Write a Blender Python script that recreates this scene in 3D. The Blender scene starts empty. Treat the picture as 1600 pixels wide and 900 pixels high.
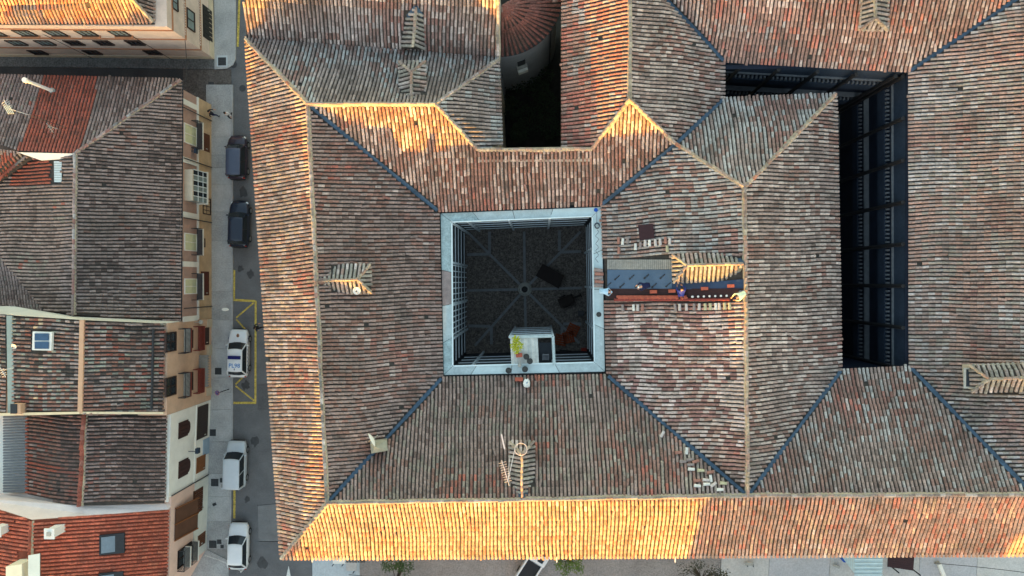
import bpy, math, random
import numpy as np
from mathutils import Vector, Matrix, noise
from mathutils.geometry import tessellate_polygon

R = math.radians
rng = random.Random(7)
nrg = np.random.default_rng(11)
scene = bpy.context.scene
COL = scene.collection

# ------------------------------------------------------------------ camera
H = 63.0                      # flying height
F = 1110.0                    # focal length in pixels of the 1600 px wide photograph
NADIR = (845.0, 440.0)
cam_data = bpy.data.cameras.new("camera")
cam_data.sensor_width = 36.0
cam_data.lens = F / 1600.0 * 36.0
cam_data.clip_end = 3000.0
cam = bpy.data.objects.new("camera", cam_data)
COL.objects.link(cam)
_c = Vector((NADIR[0] - 800.0, 450.0 - NADIR[1], -F)).normalized()
CAMQ = _c.rotation_difference(Vector((0, 0, -1)))
cam.location = (0, 0, H)
cam.rotation_mode = 'QUATERNION'
cam.rotation_quaternion = CAMQ
scene.camera = cam

# ------------------------------------------------------------------ light
SUN_EL, SUN_FROM = R(3.2), R(11)          # low sun, from the bottom left of the picture
world = bpy.data.worlds.new("World")
scene.world = world
world.use_nodes = True
wn = world.node_tree
bg = wn.nodes['Background']
sky = wn.nodes.new('ShaderNodeTexSky')
sky.sky_type = 'NISHITA'
sky.sun_disc = False
sky.ozone_density = 0.7
sky.sun_elevation = SUN_EL
sky.sun_rotation = math.pi + SUN_FROM
wn.links.new(sky.outputs[0], bg.inputs[0])
bg.inputs[1].default_value = 0.15
sun_data = bpy.data.lights.new("sun", 'SUN')
sun_data.energy = 2.2
sun_data.angle = R(0.5)
sun_data.color = (0.95, 0.47, 0.06)
sun = bpy.data.objects.new("sun", sun_data)
COL.objects.link(sun)
to_sun = Vector((-math.sin(SUN_FROM) * math.cos(SUN_EL), -math.cos(SUN_FROM) * math.cos(SUN_EL), math.sin(SUN_EL)))
sun.rotation_euler = to_sun.to_track_quat('Z', 'Y').to_euler()
sun.location = to_sun * 100
vs = scene.view_settings
vs.view_transform = 'Standard'
vs.look = 'None'
vs.exposure = 3.0
vs.gamma = 1.0

# ------------------------------------------------------------------ helpers
def ray(px, py):
    return CAMQ @ Vector((px - 800.0, 450.0 - py, -F))

def P(px, py, z=0.0):
    d = ray(px, py)
    t = (H - z) / -d.z
    return Vector((d.x * t, d.y * t, z))

def S(r, g, b):
    def f(c):
        c /= 255.0
        return c / 12.92 if c <= 0.04045 else ((c + 0.055) / 1.055) ** 2.4
    return (f(r), f(g), f(b))

def topix(p):
    q = CAMQ.inverted() @ (Vector(p) - Vector((0, 0, H)))
    return (800 + q.x / -q.z * F, 450 - q.y / -q.z * F)

MATS = {}
def mat(name, col, rough=0.85, var=0.25, scale=3.0, metal=0.0, bump=0.0, col2=None, spots=0.0, fine=25.0):
    if name in MATS:
        return MATS[name]
    m = bpy.data.materials.new(name)
    m.use_nodes = True
    nt = m.node_tree
    b = nt.nodes['Principled BSDF']
    b.inputs['Roughness'].default_value = rough
    b.inputs['Metallic'].default_value = metal
    b.inputs['Specular IOR Level'].default_value = 0.3
    geo = nt.nodes.new('ShaderNodeNewGeometry')
    n1 = nt.nodes.new('ShaderNodeTexNoise')
    n1.inputs['Scale'].default_value = scale
    n1.inputs['Detail'].default_value = 6
    n1.inputs['Roughness'].default_value = 0.65
    nt.links.new(geo.outputs['Position'], n1.inputs['Vector'])
    ramp = nt.nodes.new('ShaderNodeMapRange')
    ramp.inputs[1].default_value = 0.3
    ramp.inputs[2].default_value = 0.7
    nt.links.new(n1.outputs[0], ramp.inputs[0])
    mix = nt.nodes.new('ShaderNodeMix')
    mix.data_type = 'RGBA'
    c2 = col2 if col2 else tuple(c * (1 - var) for c in col)
    mix.inputs[6].default_value = (*c2, 1)
    mix.inputs[7].default_value = (*[min(1, c * (1 + var * 0.6)) for c in col], 1)
    nt.links.new(ramp.outputs[0], mix.inputs[0])
    out = mix.outputs[2]
    if spots > 0:
        n2 = nt.nodes.new('ShaderNodeTexNoise')
        n2.inputs['Scale'].default_value = fine
        n2.inputs['Detail'].default_value = 3
        nt.links.new(geo.outputs['Position'], n2.inputs['Vector'])
        r2 = nt.nodes.new('ShaderNodeMapRange')
        r2.inputs[1].default_value = 0.35
        r2.inputs[2].default_value = 0.65
        r2.inputs[3].default_value = 1 - spots
        r2.inputs[4].default_value = 1 + spots
        nt.links.new(n2.outputs[0], r2.inputs[0])
        mm = nt.nodes.new('ShaderNodeVectorMath')
        mm.operation = 'SCALE'
        nt.links.new(out, mm.inputs[0])
        nt.links.new(r2.outputs[0], mm.inputs['Scale'])
        out = mm.outputs[0]
    nt.links.new(out, b.inputs['Base Color'])
    if bump > 0:
        bp = nt.nodes.new('ShaderNodeBump')
        bp.inputs['Strength'].default_value = bump
        bp.inputs['Distance'].default_value = 0.03
        n3 = nt.nodes.new('ShaderNodeTexNoise')
        n3.inputs['Scale'].default_value = fine
        nt.links.new(geo.outputs['Position'], n3.inputs['Vector'])
        nt.links.new(n3.outputs[0], bp.inputs['Height'])
        nt.links.new(bp.outputs[0], b.inputs['Normal'])
    MATS[name] = m
    return m

def tile_mat():
    m = bpy.data.materials.new("clay_tile")
    m.use_nodes = True
    nt = m.node_tree
    b = nt.nodes['Principled BSDF']
    b.inputs['Roughness'].default_value = 0.9
    b.inputs['Specular IOR Level'].default_value = 0.15
    at = nt.nodes.new('ShaderNodeAttribute')
    at.attribute_name = "Col"
    geo = nt.nodes.new('ShaderNodeNewGeometry')
    n1 = nt.nodes.new('ShaderNodeTexNoise')
    n1.inputs['Scale'].default_value = 9.0
    n1.inputs['Detail'].default_value = 5
    n1.inputs['Roughness'].default_value = 0.7
    nt.links.new(geo.outputs['Position'], n1.inputs['Vector'])
    r1 = nt.nodes.new('ShaderNodeMapRange')
    r1.inputs[1].default_value = 0.32
    r1.inputs[2].default_value = 0.68
    r1.inputs[3].default_value = 0.58
    r1.inputs[4].default_value = 1.42
    nt.links.new(n1.outputs[0], r1.inputs[0])
    sc = nt.nodes.new('ShaderNodeVectorMath')
    sc.operation = 'SCALE'
    nt.links.new(at.outputs['Color'], sc.inputs[0])
    nt.links.new(r1.outputs[0], sc.inputs['Scale'])
    # pale lichen freckles
    n2 = nt.nodes.new('ShaderNodeTexNoise')
    n2.inputs['Scale'].default_value = 22.0
    n2.inputs['Detail'].default_value = 3
    nt.links.new(geo.outputs['Position'], n2.inputs['Vector'])
    r2 = nt.nodes.new('ShaderNodeMapRange')
    r2.inputs[1].default_value = 0.58
    r2.inputs[2].default_value = 0.72
    r2.inputs[3].default_value = 0.0
    r2.inputs[4].default_value = 0.55
    nt.links.new(n2.outputs[0], r2.inputs[0])
    mix = nt.nodes.new('ShaderNodeMix')
    mix.data_type = 'RGBA'
    mix.inputs[7].default_value = (0.36, 0.36, 0.31, 1)
    nt.links.new(r2.outputs[0], mix.inputs[0])
    nt.links.new(sc.outputs[0], mix.inputs[6])
    # black mould, in wide patches
    n3 = nt.nodes.new('ShaderNodeTexNoise')
    n3.inputs['Scale'].default_value = 0.55
    n3.inputs['Detail'].default_value = 7
    n3.inputs['Roughness'].default_value = 0.75
    nt.links.new(geo.outputs['Position'], n3.inputs['Vector'])
    r3 = nt.nodes.new('ShaderNodeMapRange')
    r3.inputs[1].default_value = 0.48
    r3.inputs[2].default_value = 0.72
    r3.inputs[3].default_value = 0.0
    r3.inputs[4].default_value = 0.68
    nt.links.new(n3.outputs[0], r3.inputs[0])
    mix2 = nt.nodes.new('ShaderNodeMix')
    mix2.data_type = 'RGBA'
    mix2.inputs[7].default_value = (0.07, 0.06, 0.05, 1)
    nt.links.new(r3.outputs[0], mix2.inputs[0])
    nt.links.new(mix.outputs[2], mix2.inputs[6])
    nt.links.new(mix2.outputs[2], b.inputs['Base Color'])
    return m

M_TILE = tile_mat()
M_DECK = mat("shaded_channel_clay", (0.06, 0.05, 0.042), 0.95, 0.4, 4.0)  # channel dirt, darkened further to stand in for shade between tile rows
M_PLASTER = mat("pale_plaster", S(196, 182, 160), 0.9, 0.15, 1.5, spots=0.06)
M_BRICKISH = mat("ochre_render", S(204, 184, 170), 0.9, 0.15, 1.2, spots=0.06)
M_WHITE = mat("white_render", S(232, 229, 220), 0.85, 0.08, 1.2, spots=0.03)
M_ASPH = mat("asphalt", (0.14, 0.14, 0.144), 0.9, 0.25, 0.5, spots=0.22, fine=14, bump=0.2)
M_PAVE = mat("pavement_concrete", (0.42, 0.42, 0.415), 0.9, 0.2, 0.7, spots=0.12, fine=9)
M_ZINC = mat("zinc_sheet", S(176, 190, 191), 0.55, 0.16, 1.8, spots=0.08, fine=12)
M_ZINCW = mat("zinc_edge", S(214, 228, 230), 0.5, 0.08, 2.0)
M_BLUE = mat("blue_valley_paint", S(64, 84, 102), 0.65, 0.4, 1.5, spots=0.15, fine=9)
M_MORTAR = mat("ridge_mortar", S(176, 164, 142), 0.92, 0.3, 2.5, spots=0.15, fine=12)
M_DARKMETAL = mat("dark_metal", (0.03, 0.032, 0.036), 0.5, 0.2, 4)
M_GLASS = mat("dark_glass", (0.022, 0.028, 0.034), 0.08, 0.2, 2)
M_FRAME = mat("pale_frame", S(208, 218, 222), 0.6, 0.12, 3)
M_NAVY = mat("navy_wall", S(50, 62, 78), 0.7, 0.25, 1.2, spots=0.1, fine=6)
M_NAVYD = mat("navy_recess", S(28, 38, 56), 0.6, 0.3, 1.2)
M_WOODB = mat("brown_wood", S(80, 46, 28), 0.7, 0.3, 5)
M_BROWNM = mat("brown_sheet_metal", S(56, 32, 30), 0.55, 0.2, 3)
M_ORANGE = mat("new_terracotta", S(174, 92, 72), 0.85, 0.2, 4)
M_YELLOW = mat("yellow_paint", S(196, 172, 84), 0.85, 0.4, 3, spots=0.35, fine=9)
M_WPAINT = mat("white_paint", S(215, 215, 210), 0.8, 0.2, 5, spots=0.1)
M_BLACK = mat("black_plastic", (0.02, 0.02, 0.022), 0.55, 0.2, 4)
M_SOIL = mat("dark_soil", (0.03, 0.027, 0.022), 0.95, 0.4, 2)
M_STONE = mat("grey_stone", S(168, 166, 158), 0.9, 0.2, 3, spots=0.1)

WLOC = {}
class MB:
    def __init__(s):
        s.v, s.f, s.m = [], [], []
    def face(s, pts, mi=0):
        n = len(s.v)
        s.v += [tuple(p) for p in pts]
        s.f.append(tuple(range(n, n + len(pts))))
        s.m.append(mi)
    def add(s, vs_, fs_, mi=0):
        n = len(s.v)
        s.v += [tuple(p) for p in vs_]
        for f in fs_:
            s.f.append(tuple(i + n for i in f))
            s.m.append(mi)
        return s
    def box(s, c, size, rz=0.0, mi=0, M=None):
        hx, hy, hz = size[0] / 2, size[1] / 2, size[2] / 2
        pts = [Vector((x, y, z)) for x in (-hx, hx) for y in (-hy, hy) for z in (-hz, hz)]
        rot = M if M is not None else Matrix.Rotation(rz, 3, 'Z')
        c = Vector(c)
        pts = [c + rot @ p for p in pts]
        return s.add(pts, [(0, 1, 3, 2), (4, 6, 7, 5), (0, 4, 5, 1), (2, 3, 7, 6), (0, 2, 6, 4), (1, 5, 7, 3)], mi)
    def prism(s, poly, z0, z1, mi=0):
        n = len(poly)
        a = sum(poly[i][0] * poly[(i + 1) % n][1] - poly[(i + 1) % n][0] * poly[i][1] for i in range(n))
        if a < 0:
            poly = poly[::-1]
        vs_ = [(p[0], p[1], z0) for p in poly] + [(p[0], p[1], z1) for p in poly]
        fs_ = [tuple(range(n - 1, -1, -1)), tuple(range(n, 2 * n))]
        fs_ += [(i, (i + 1) % n, n + (i + 1) % n, n + i) for i in range(n)]
        return s.add(vs_, fs_, mi)
    def slab(s, pts, th, mi=0):
        """A sheet of any outline given by its top points, th thick downwards."""
        n = len(pts)
        pts = [Vector(p) for p in pts]
        vs_ = pts + [p - Vector((0, 0, th)) for p in pts]
        fs_ = [tuple(range(n)), tuple(range(2 * n - 1, n - 1, -1))]
        fs_ += [(i, n + i, n + (i + 1) % n, (i + 1) % n) for i in range(n)]
        return s.add(vs_, fs_, mi)
    def tube(s, pts, r, n=6, mi=0, r2=None, cap=True):
        pts = [Vector(p) for p in pts]
        rings = []
        for i, p in enumerate(pts):
            d = (pts[min(i + 1, len(pts) - 1)] - pts[max(i - 1, 0)])
            d = d.normalized() if d.length > 1e-9 else Vector((0, 0, 1))
            a = d.orthogonal().normalized() if abs(d.z) > 0.95 else Vector((0, 0, 1)).cross(d).normalized()
            b = d.cross(a)
            rr = r if r2 is None else r + (r2 - r) * i / max(1, len(pts) - 1)
            rings.append([p + (a * math.cos(t) + b * math.sin(t)) * rr for t in [2 * math.pi * k / n for k in range(n)]])
        vs_ = [q for g in rings for q in g]
        fs_ = [(i * n + k, i * n + (k + 1) % n, (i + 1) * n + (k + 1) % n, (i + 1) * n + k) for i in range(len(pts) - 1) for k in range(n)]
        if cap:
            fs_ += [tuple(range(n - 1, -1, -1)), tuple(range((len(pts) - 1) * n, len(pts) * n))]
        return s.add(vs_, fs_, mi)
    def lathe(s, prof, c, n=14, mi=0, sx=1.0, sy=1.0):
        c = Vector(c)
        vs_ = []
        for r_, z_ in prof:
            vs_ += [c + Vector((math.cos(2 * math.pi * k / n) * r_ * sx, math.sin(2 * math.pi * k / n) * r_ * sy, z_)) for k in range(n)]
        fs_ = [(i * n + k, i * n + (k + 1) % n, (i + 1) * n + (k + 1) % n, (i + 1) * n + k) for i in range(len(prof) - 1) for k in range(n)]
        fs_ += [tuple(range(n - 1, -1, -1)), tuple(range((len(prof) - 1) * n, len(prof) * n))]
        return s.add(vs_, fs_, mi)
    def ball(s, c, r, n=8, mi=0, sx=1, sy=1, sz=1):
        k = max(4, n // 2)
        prof = [(r * max(0.02, math.sin(math.pi * i / k)), -r * sz * math.cos(math.pi * i / k)) for i in range(k + 1)]
        return s.lathe(prof, c, n, mi, sx, sy)

def obj(name, mb, mats, parent=None, local=False, kind=None, smooth=False):
    me = bpy.data.meshes.new(name)
    off = Vector((0, 0, 0)) if (local or parent is None) else WLOC[parent]
    me.from_pydata([(v[0] - off[0], v[1] - off[1], v[2] - off[2]) for v in mb.v], [], mb.f)
    if not isinstance(mats, (list, tuple)):
        mats = [mats]
    for m in mats:
        me.materials.append(m)
    if len(mats) > 1:
        me.polygons.foreach_set('material_index', mb.m)
    if smooth:
        me.polygons.foreach_set('use_smooth', [True] * len(me.polygons))
    me.update()
    o = bpy.data.objects.new(name, me)
    COL.objects.link(o)
    if parent is not None:
        o.parent = parent
    WLOC[o] = off
    if kind:
        o['kind'] = kind
    return o

def tag(o, label, cat, group=None):
    o['label'] = label
    o['category'] = cat
    if group:
        o['group'] = group
    return o

def thing(name, label, cat, loc=(0, 0, 0), rz=0.0, group=None):
    o = bpy.data.objects.new(name, None)
    o.empty_display_size = 0.3
    COL.objects.link(o)
    o.location = loc
    o.rotation_euler = (0, 0, rz)
    WLOC[o] = Vector(loc)
    return tag(o, label, cat, group)

def struct(name, mb, m):
    return obj(name, mb, m, None, kind='structure')

def solo(name, mb, m, label, cat, group=None, smooth=False):
    """A thing of one mesh, its origin moved to its base."""
    xs = [v[0] for v in mb.v]; ys = [v[1] for v in mb.v]; zs = [v[2] for v in mb.v]
    c = Vector(((min(xs) + max(xs)) / 2, (min(ys) + max(ys)) / 2, min(zs)))
    mb.v = [(v[0] - c.x, v[1] - c.y, v[2] - c.z) for v in mb.v]
    o = obj(name, mb, m, None, smooth=smooth)
    o.location = c
    return tag(o, label, cat, group)

# ------------------------------------------------------------------ clay tile roofs
def pal(*ws, k=0.52):
    w = np.array([x[0] for x in ws], float)
    c = np.array([x[1] for x in ws])
    mean = (c * w[:, None]).sum(0) / w.sum()
    return np.cumsum(w / w.sum()), mean + (c - mean) * k
GREY = S(154, 138, 132); DGREY = S(104, 89, 85); PALE = S(208, 194, 186); PINK = S(172, 132, 116)
BROWN = S(140, 102, 90); REDB = S(142, 82, 70); RED = S(188, 92, 70); ORNG = S(208, 108, 68)
GREEN = S(146, 146, 134); BLUEG = S(180, 185, 184); WHITE_T = S(226, 210, 206); WINE = S(132, 76, 74)
CREAM = S(214, 184, 150); BLACKT = S(62, 58, 56); TERRA = S(200, 104, 78)
PALS = {
    'west_out': pal((3, GREY), (1.8, PALE), (1.2, CREAM), (3, PINK), (1.8, RED), (1, BROWN)),
    'inner': pal((2.2, DGREY), (4, GREY), (2.6, BROWN), (.6, PALE), (1.3, REDB), (.5, RED)),
    'south_in': pal((2, DGREY), (4.5, GREY), (1.6, GREEN), (2.2, BROWN), (1.2, REDB), (.8, RED), (.3, ORNG)),
    'south_out': pal((1.6, PALE), (1.2, CREAM), (2.6, PINK), (.7, RED), (3, GREY), (1.2, BROWN)),
    'north_in': pal((1.2, DGREY), (2.6, GREY), (1.5, PALE), (3, BROWN), (2, REDB), (1, RED)),
    'north_out': pal((1.6, DGREY), (4, GREY), (2, BLUEG), (1.5, BROWN), (.5, REDB)),
    'ne_west': pal((1.2, GREY), (2, BLUEG), (3, PINK), (2.5, RED), (1, PALE), (1, REDB)),
    'ne_east': pal((1, DGREY), (2.5, GREY), (1.6, PALE), (1.6, BROWN), (1.5, REDB)),
    'tri': pal((2.4, GREY), (2, BLUEG), (1.6, BROWN), (1.2, REDB), (.4, RED)),
    'repair': pal((1, GREY), (4, WHITE_T), (2.6, PALE), (2.2, WINE), (1.6, PINK), (1.6, REDB), (1.4, PINK), (.4, RED), k=.58),
    'topright': pal((2.4, GREY), (2, PALE), (1.8, PINK), (2, BROWN), (1.1, RED), (.5, ORNG), (1.6, BLUEG)),
    'east': pal((4, S(196, 194, 192)), (1.4, GREEN), (2.4, GREY), (3.6, PINK), (1.2, REDB), (1, RED)),
    'south_e': pal((1, DGREY), (3.4, GREY), (1.2, BLUEG), (2.6, BROWN), (1.4, REDB), (.4, RED), (.6, PALE)),
    'chapel': pal((1.4, DGREY), (3.2, GREY), (1.8, PALE), (2.4, BROWN), (1.8, REDB), (.4, RED)),
    'apse': pal((1, GREY), (3, S(106, 66, 60)), (3, S(118, 66, 58)), (1.2, S(138, 78, 66)), (.4, PALE)),
    'dormer': pal((3, GREY), (2, GREEN), (1, PALE), (1, PINK), (.3, REDB)),
    'warm': pal((3, S(182, 168, 144)), (1.5, GREY), (1, PINK), (.5, ORNG)),
    'b_east': pal((1, BLACKT), (2.4, DGREY), (5, GREY), (1.8, BROWN), (.7, REDB), k=.7),
    'b_west': pal((1, BLACKT), (2.6, DGREY), (4.4, GREY), (.9, GREEN), (1.2, RED)),
    'b_red': pal((2.2, S(152, 82, 66)), (1.2, S(170, 88, 68)), (1.2, REDB), (.8, BROWN)),
    'c': pal((2, BLACKT), (1.6, DGREY), (.8, GREEN), (1.8, GREY), (2, BROWN), (1.2, REDB), (1.2, CREAM), (1.2, RED), k=.95),
    'd': pal((2.4, BLACKT), (3, DGREY), (3, GREY), (1, REDB), (.6, RED)),
    'd_west': pal((1.4, BLACKT), (1.4, DGREY), (2.2, BROWN), (2, REDB), (1.4, GREY), (1, RED), k=.7),
    'e': pal((4, S(188, 102, 78)), (3, S(176, 90, 70)), (1, S(204, 122, 92)), (1, S(160, 84, 68))),
    'a': pal((1.6, CREAM), (2.6, PINK), (1.6, ORNG), (1.4, GREY)),
    'a_grey': pal((3, GREY), (2, BROWN), (1, PALE)),
}
NS = 4
def tile_template(w0=0.19, w1=0.16, h0=0.1, h1=0.075, lift=0.03):
    vs_ = []
    for (w, h, l) in ((w0, h0, lift), (w1, h1, 0.0)):
        for k in range(NS + 1):
            t = math.pi * k / NS
            vs_.append((-math.cos(t) * w / 2, 0.0 if l else 1.0, math.sin(t) * h + l))
    fs_ = [(k, k + 1, NS + 1 + k + 1, NS + 1 + k) for k in range(NS)] + [tuple(range(NS, -1, -1))]
    return np.array(vs_), fs_
TPL_V, TPL_F = tile_template()

class Roof:
    """Collects the tiles of one building; the showing ones become objects, the rest one mesh."""
    def __init__(s, parent):
        s.parent = parent          # the roof (part)
        s.org, s.ax, s.al, s.up, s.col, s.sc = [], [], [], [], [], []
    def put(s, org, ax, al, up, col, sc=1.0):
        s.org.append(org); s.ax.append(ax); s.al.append(al); s.up.append(up); s.col.append(col)
        s.sc.append(np.full(len(org), sc))
    def finish(s, single=300, name='tile', rest='roof_tiles'):
        org = np.concatenate(s.org); ax = np.concatenate(s.ax); al = np.concatenate(s.al)
        up = np.concatenate(s.up); col = np.concatenate(s.col); sc = np.concatenate(s.sc)
        n = len(org)
        mid = org + al * 0.5
        # those in the frame, nearest to the camera first
        pix = np.array([topix(p) for p in mid])
        ok = (pix[:, 0] > 8) & (pix[:, 0] < 1592) & (pix[:, 1] > 8) & (pix[:, 1] < 892)
        order = np.argsort(-(mid[:, 2] + sc * 2 + np.where(ok, 1000, 0)))
        pick = [i for i in order[:single] if ok[i]]
        keep = np.ones(n, bool)
        keep[pick] = False
        make_tiles(rest, org[keep], ax[keep], al[keep], up[keep], col[keep], sc[keep], s.parent)
        off = WLOC[s.parent]
        # alike pieces share mesh data: 20 tones
        tones = col[pick]
        if len(pick):
            ref = tones[np.linspace(0, len(tones) - 1, min(20, len(tones))).astype(int)]
            meshes = []
            for c in ref:
                me = bpy.data.meshes.new(name)
                me.from_pydata([tuple(v) for v in TPL_V], [], TPL_F)
                a = me.attributes.new("Col", 'FLOAT_COLOR', 'POINT')
                a.data.foreach_set('color', np.tile(np.append(c, 1.0), len(TPL_V)))
                me.materials.append(M_TILE)
                meshes.append(me)
            for i in pick:
                j = int(np.argmin(((ref - col[i]) ** 2).sum(1)))
                o = bpy.data.objects.new(name, meshes[j])
                m = Matrix.Identity(4)
                for r_ in range(3):
                    m[r_][0] = ax[i][r_] * sc[i]
                    m[r_][1] = al[i][r_]
                    m[r_][2] = up[i][r_] * sc[i]
                    m[r_][3] = org[i][r_] - off[r_]
                o.parent = s.parent
                o.matrix_local = m
                COL.objects.link(o)

def make_tiles(name, org, ax, al, up, col, sc, parent):
    n = len(org)
    if n == 0:
        return None
    nv = len(TPL_V)
    off = np.array(WLOC[parent])
    V = (org[:, None, :] + ax[:, None, :] * (TPL_V[None, :, 0:1] * sc[:, None, None])
         + al[:, None, :] * TPL_V[None, :, 1:2] + up[:, None, :] * (TPL_V[None, :, 2:3] * sc[:, None, None])) - off
    V = V.reshape(-1, 3)
    loops, starts, totals = [], [], []
    base = np.arange(n)[:, None] * nv
    quads = np.array(TPL_F[:NS])
    q = (base[:, :, None] + quads[None]).reshape(-1)
    cap = (base + np.array(TPL_F[NS])[None]).reshape(-1)
    lv = np.concatenate([q, cap])
    nq = n * NS
    ls = np.concatenate([np.arange(nq) * 4, nq * 4 + np.arange(n) * (NS + 1)])
    lt = np.concatenate([np.full(nq, 4), np.full(n, NS + 1)])
    me = bpy.data.meshes.new(name)
    me.vertices.add(len(V)); me.vertices.foreach_set('co', V.astype(np.float32).reshape(-1))
    me.loops.add(len(lv)); me.loops.foreach_set('vertex_index', lv.astype(np.int32))
    me.polygons.add(len(ls)); me.polygons.foreach_set('loop_start', ls.astype(np.int32))
    me.polygons.foreach_set('loop_total', lt.astype(np.int32))
    me.update(calc_edges=True)
    a = me.attributes.new("Col", 'FLOAT_COLOR', 'POINT')
    c4 = np.concatenate([col, np.ones((n, 1))], 1)
    a.data.foreach_set('color', np.repeat(c4, nv, 0).astype(np.float32).reshape(-1))
    me.materials.append(M_TILE)
    o = bpy.data.objects.new(name, me)
    o.parent = parent
    o['kind'] = 'stuff'
    COL.objects.link(o)
    WLOC[o] = WLOC[parent]
    return o

def inpoly(x, y, poly):
    c = False
    n = len(poly)
    for i in range(n):
        x1, y1 = poly[i]; x2, y2 = poly[(i + 1) % n]
        if (y1 > y) != (y2 > y) and x < (x2 - x1) * (y - y1) / (y2 - y1) + x1:
            c = not c
    return c

def colours(pal_, xy, patch=0.5, seed=0.0, bright=0.12):
    cum, cols = pal_
    n = len(xy)
    nz = np.array([noise.noise(Vector((p[0] * 0.35 + seed, p[1] * 0.35, seed * 1.7))) for p in xy])
    nz2 = np.array([noise.noise(Vector((p[0] * 0.12 + seed, p[1] * 0.12, 5 + seed))) for p in xy])
    r = nrg.random(n) * (1 - patch) + np.clip(0.5 + 0.9 * nz, 0, 1) * patch
    idx = np.minimum(np.searchsorted(cum, r), len(cols) - 1)
    c = cols[idx] * (1 + bright * nrg.standard_normal(n))[:, None] * (1 + 0.3 * nz2)[:, None]
    return np.clip(c, 0.012, 0.9)

def slope(roof, deck, pts, eave, palette, valleys=(), spacing=0.265, step=0.4, tl=0.5, holes=(), over=0.1, sc=1.0,
          wob=0.075, seed=None, zones=(), d=None, sag=0.06):
    """pts: plan outline with heights (world). eave: index i of the edge pts[i]-pts[i+1] that carries the eave.
    valleys: indices of edges that are valleys. holes: outlines in photo pixels without tiles. zones: (pixel outline, palette)."""
    seed = rng.random() * 50 if seed is None else seed
    pts = [Vector(p) for p in pts]
    n = len(pts)
    tris = tessellate_polygon([[Vector((p.x, p.y, 0)) for p in pts]])
    for t in tris:
        a, b, c = (pts[i] for i in t)
        if (b - a).cross(c - a).z < 0:
            b, c = c, b
        deck.face([a, b, c])
    e0, e1 = pts[eave], pts[(eave + 1) % n]
    if d is None:
        ev = Vector((e1.x - e0.x, e1.y - e0.y)).normalized()
        d = Vector((-ev.y, ev.x))
        cen = sum((Vector((p.x, p.y)) for p in pts), Vector((0, 0))) / n
        if d.dot(cen - Vector((e0.x, e0.y))) < 0:
            d = -d
    else:
        d = Vector(d).normalized()
    u = Vector((d.y, -d.x))
    us = [Vector((p.x, p.y)).dot(u) for p in pts]
    vsv = [Vector((p.x, p.y)).dot(d) for p in pts]
    A, B = [], []
    k0 = math.ceil((min(us) + 0.06) / spacing)
    starts, ends, uu, first = [], [], [], []
    k = k0
    while k * spacing < max(us) - 0.04:
        uc = k * spacing + rng.uniform(-0.012, 0.012)
        k += 1
        hits = []
        for i in range(n):
            u1, u2 = us[i], us[(i + 1) % n]
            if (u1 <= uc) != (u2 <= uc):
                t = (uc - u1) / (u2 - u1)
                vv = vsv[i] + t * (vsv[(i + 1) % n] - vsv[i])
                clr = 0.0
                if i in valleys:
                    L = math.hypot(u2 - u1, vsv[(i + 1) % n] - vsv[i])
                    clr = 0.19 * L / max(0.25, abs(u2 - u1))
                hits.append((vv, clr, i))
        hits.sort()
        for a, b in zip(hits[0::2], hits[1::2]):
            v0 = a[0] + (a[1] if a[1] else -over)
            v1 = b[0] - b[1]
            if v1 - v0 < 0.15:
                continue
            m = max(1, int(math.ceil((v1 - v0 - 0.08) / step)))
            j0 = rng.uniform(-0.03, 0.03)
            for q in range(m):
                s0 = v0 + q * step + (0 if q == 0 else j0 + rng.uniform(-0.02, 0.02))
                s1 = min(s0 + tl, v1)
                if s1 - s0 < 0.1:
                    s0 = s1 - 0.1
                uu.append(uc); starts.append(s0); ends.append(s1)
    uu = np.array(uu); s0 = np.array(starts); s1 = np.array(ends)
    if len(uu) == 0:
        return
    wv = lambda v: wob * np.array([noise.noise(Vector((a * 0.16 + seed, b * 0.28, seed))) for a, b in zip(uu, v)]) * 2
    ua, ub = uu + wv(s0), uu + wv(s1)
    dn = np.array(d); un = np.array(u)
    p0 = ua[:, None] * un + s0[:, None] * dn
    p1 = ub[:, None] * un + s1[:, None] * dn
    def zz(p):
        z = np.full(len(p), np.nan)
        best = np.full(len(p), -1e9)
        for t in tris:
            a, b, c = (pts[i] for i in t)
            den = (b.y - c.y) * (a.x - c.x) + (c.x - b.x) * (a.y - c.y)
            if abs(den) < 1e-9:
                continue
            l1 = ((b.y - c.y) * (p[:, 0] - c.x) + (c.x - b.x) * (p[:, 1] - c.y)) / den
            l2 = ((c.y - a.y) * (p[:, 0] - c.x) + (a.x - c.x) * (p[:, 1] - c.y)) / den
            l3 = 1 - l1 - l2
            w = np.minimum(np.minimum(l1, l2), l3)
            zt = l1 * a.z + l2 * b.z + l3 * c.z
            g = w > best
            best = np.where(g, w, best)
            z = np.where(g, zt, z)
        return z
    z0, z1 = zz(p0), zz(p1)
    sg = np.array([noise.noise(Vector((a[0] * 0.22 + seed, a[1] * 0.22, 3.0))) for a in p0]) * sag
    o3 = np.column_stack([p0, z0 + sg + 0.012])
    a3 = np.column_stack([p1, z1 + sg + 0.012]) - o3
    a3 += np.column_stack([un[0] * np.ones(len(p0)), un[1] * np.ones(len(p0)), np.zeros(len(p0))]) * (nrg.standard_normal(len(p0)) * 0.012)[:, None]
    x3 = np.tile(np.array([un[0], un[1], 0.0]), (len(p0), 1))
    slip = nrg.random(len(p0)) < 0.025          # tiles that have slipped or turned
    a3 += np.column_stack([un[0] * np.ones(len(p0)), un[1] * np.ones(len(p0)), np.zeros(len(p0))]) * (nrg.uniform(-.09, .09, len(p0)) * slip)[:, None]
    o3 -= a3 * (nrg.uniform(0, .25, len(p0)) * slip)[:, None]
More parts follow.
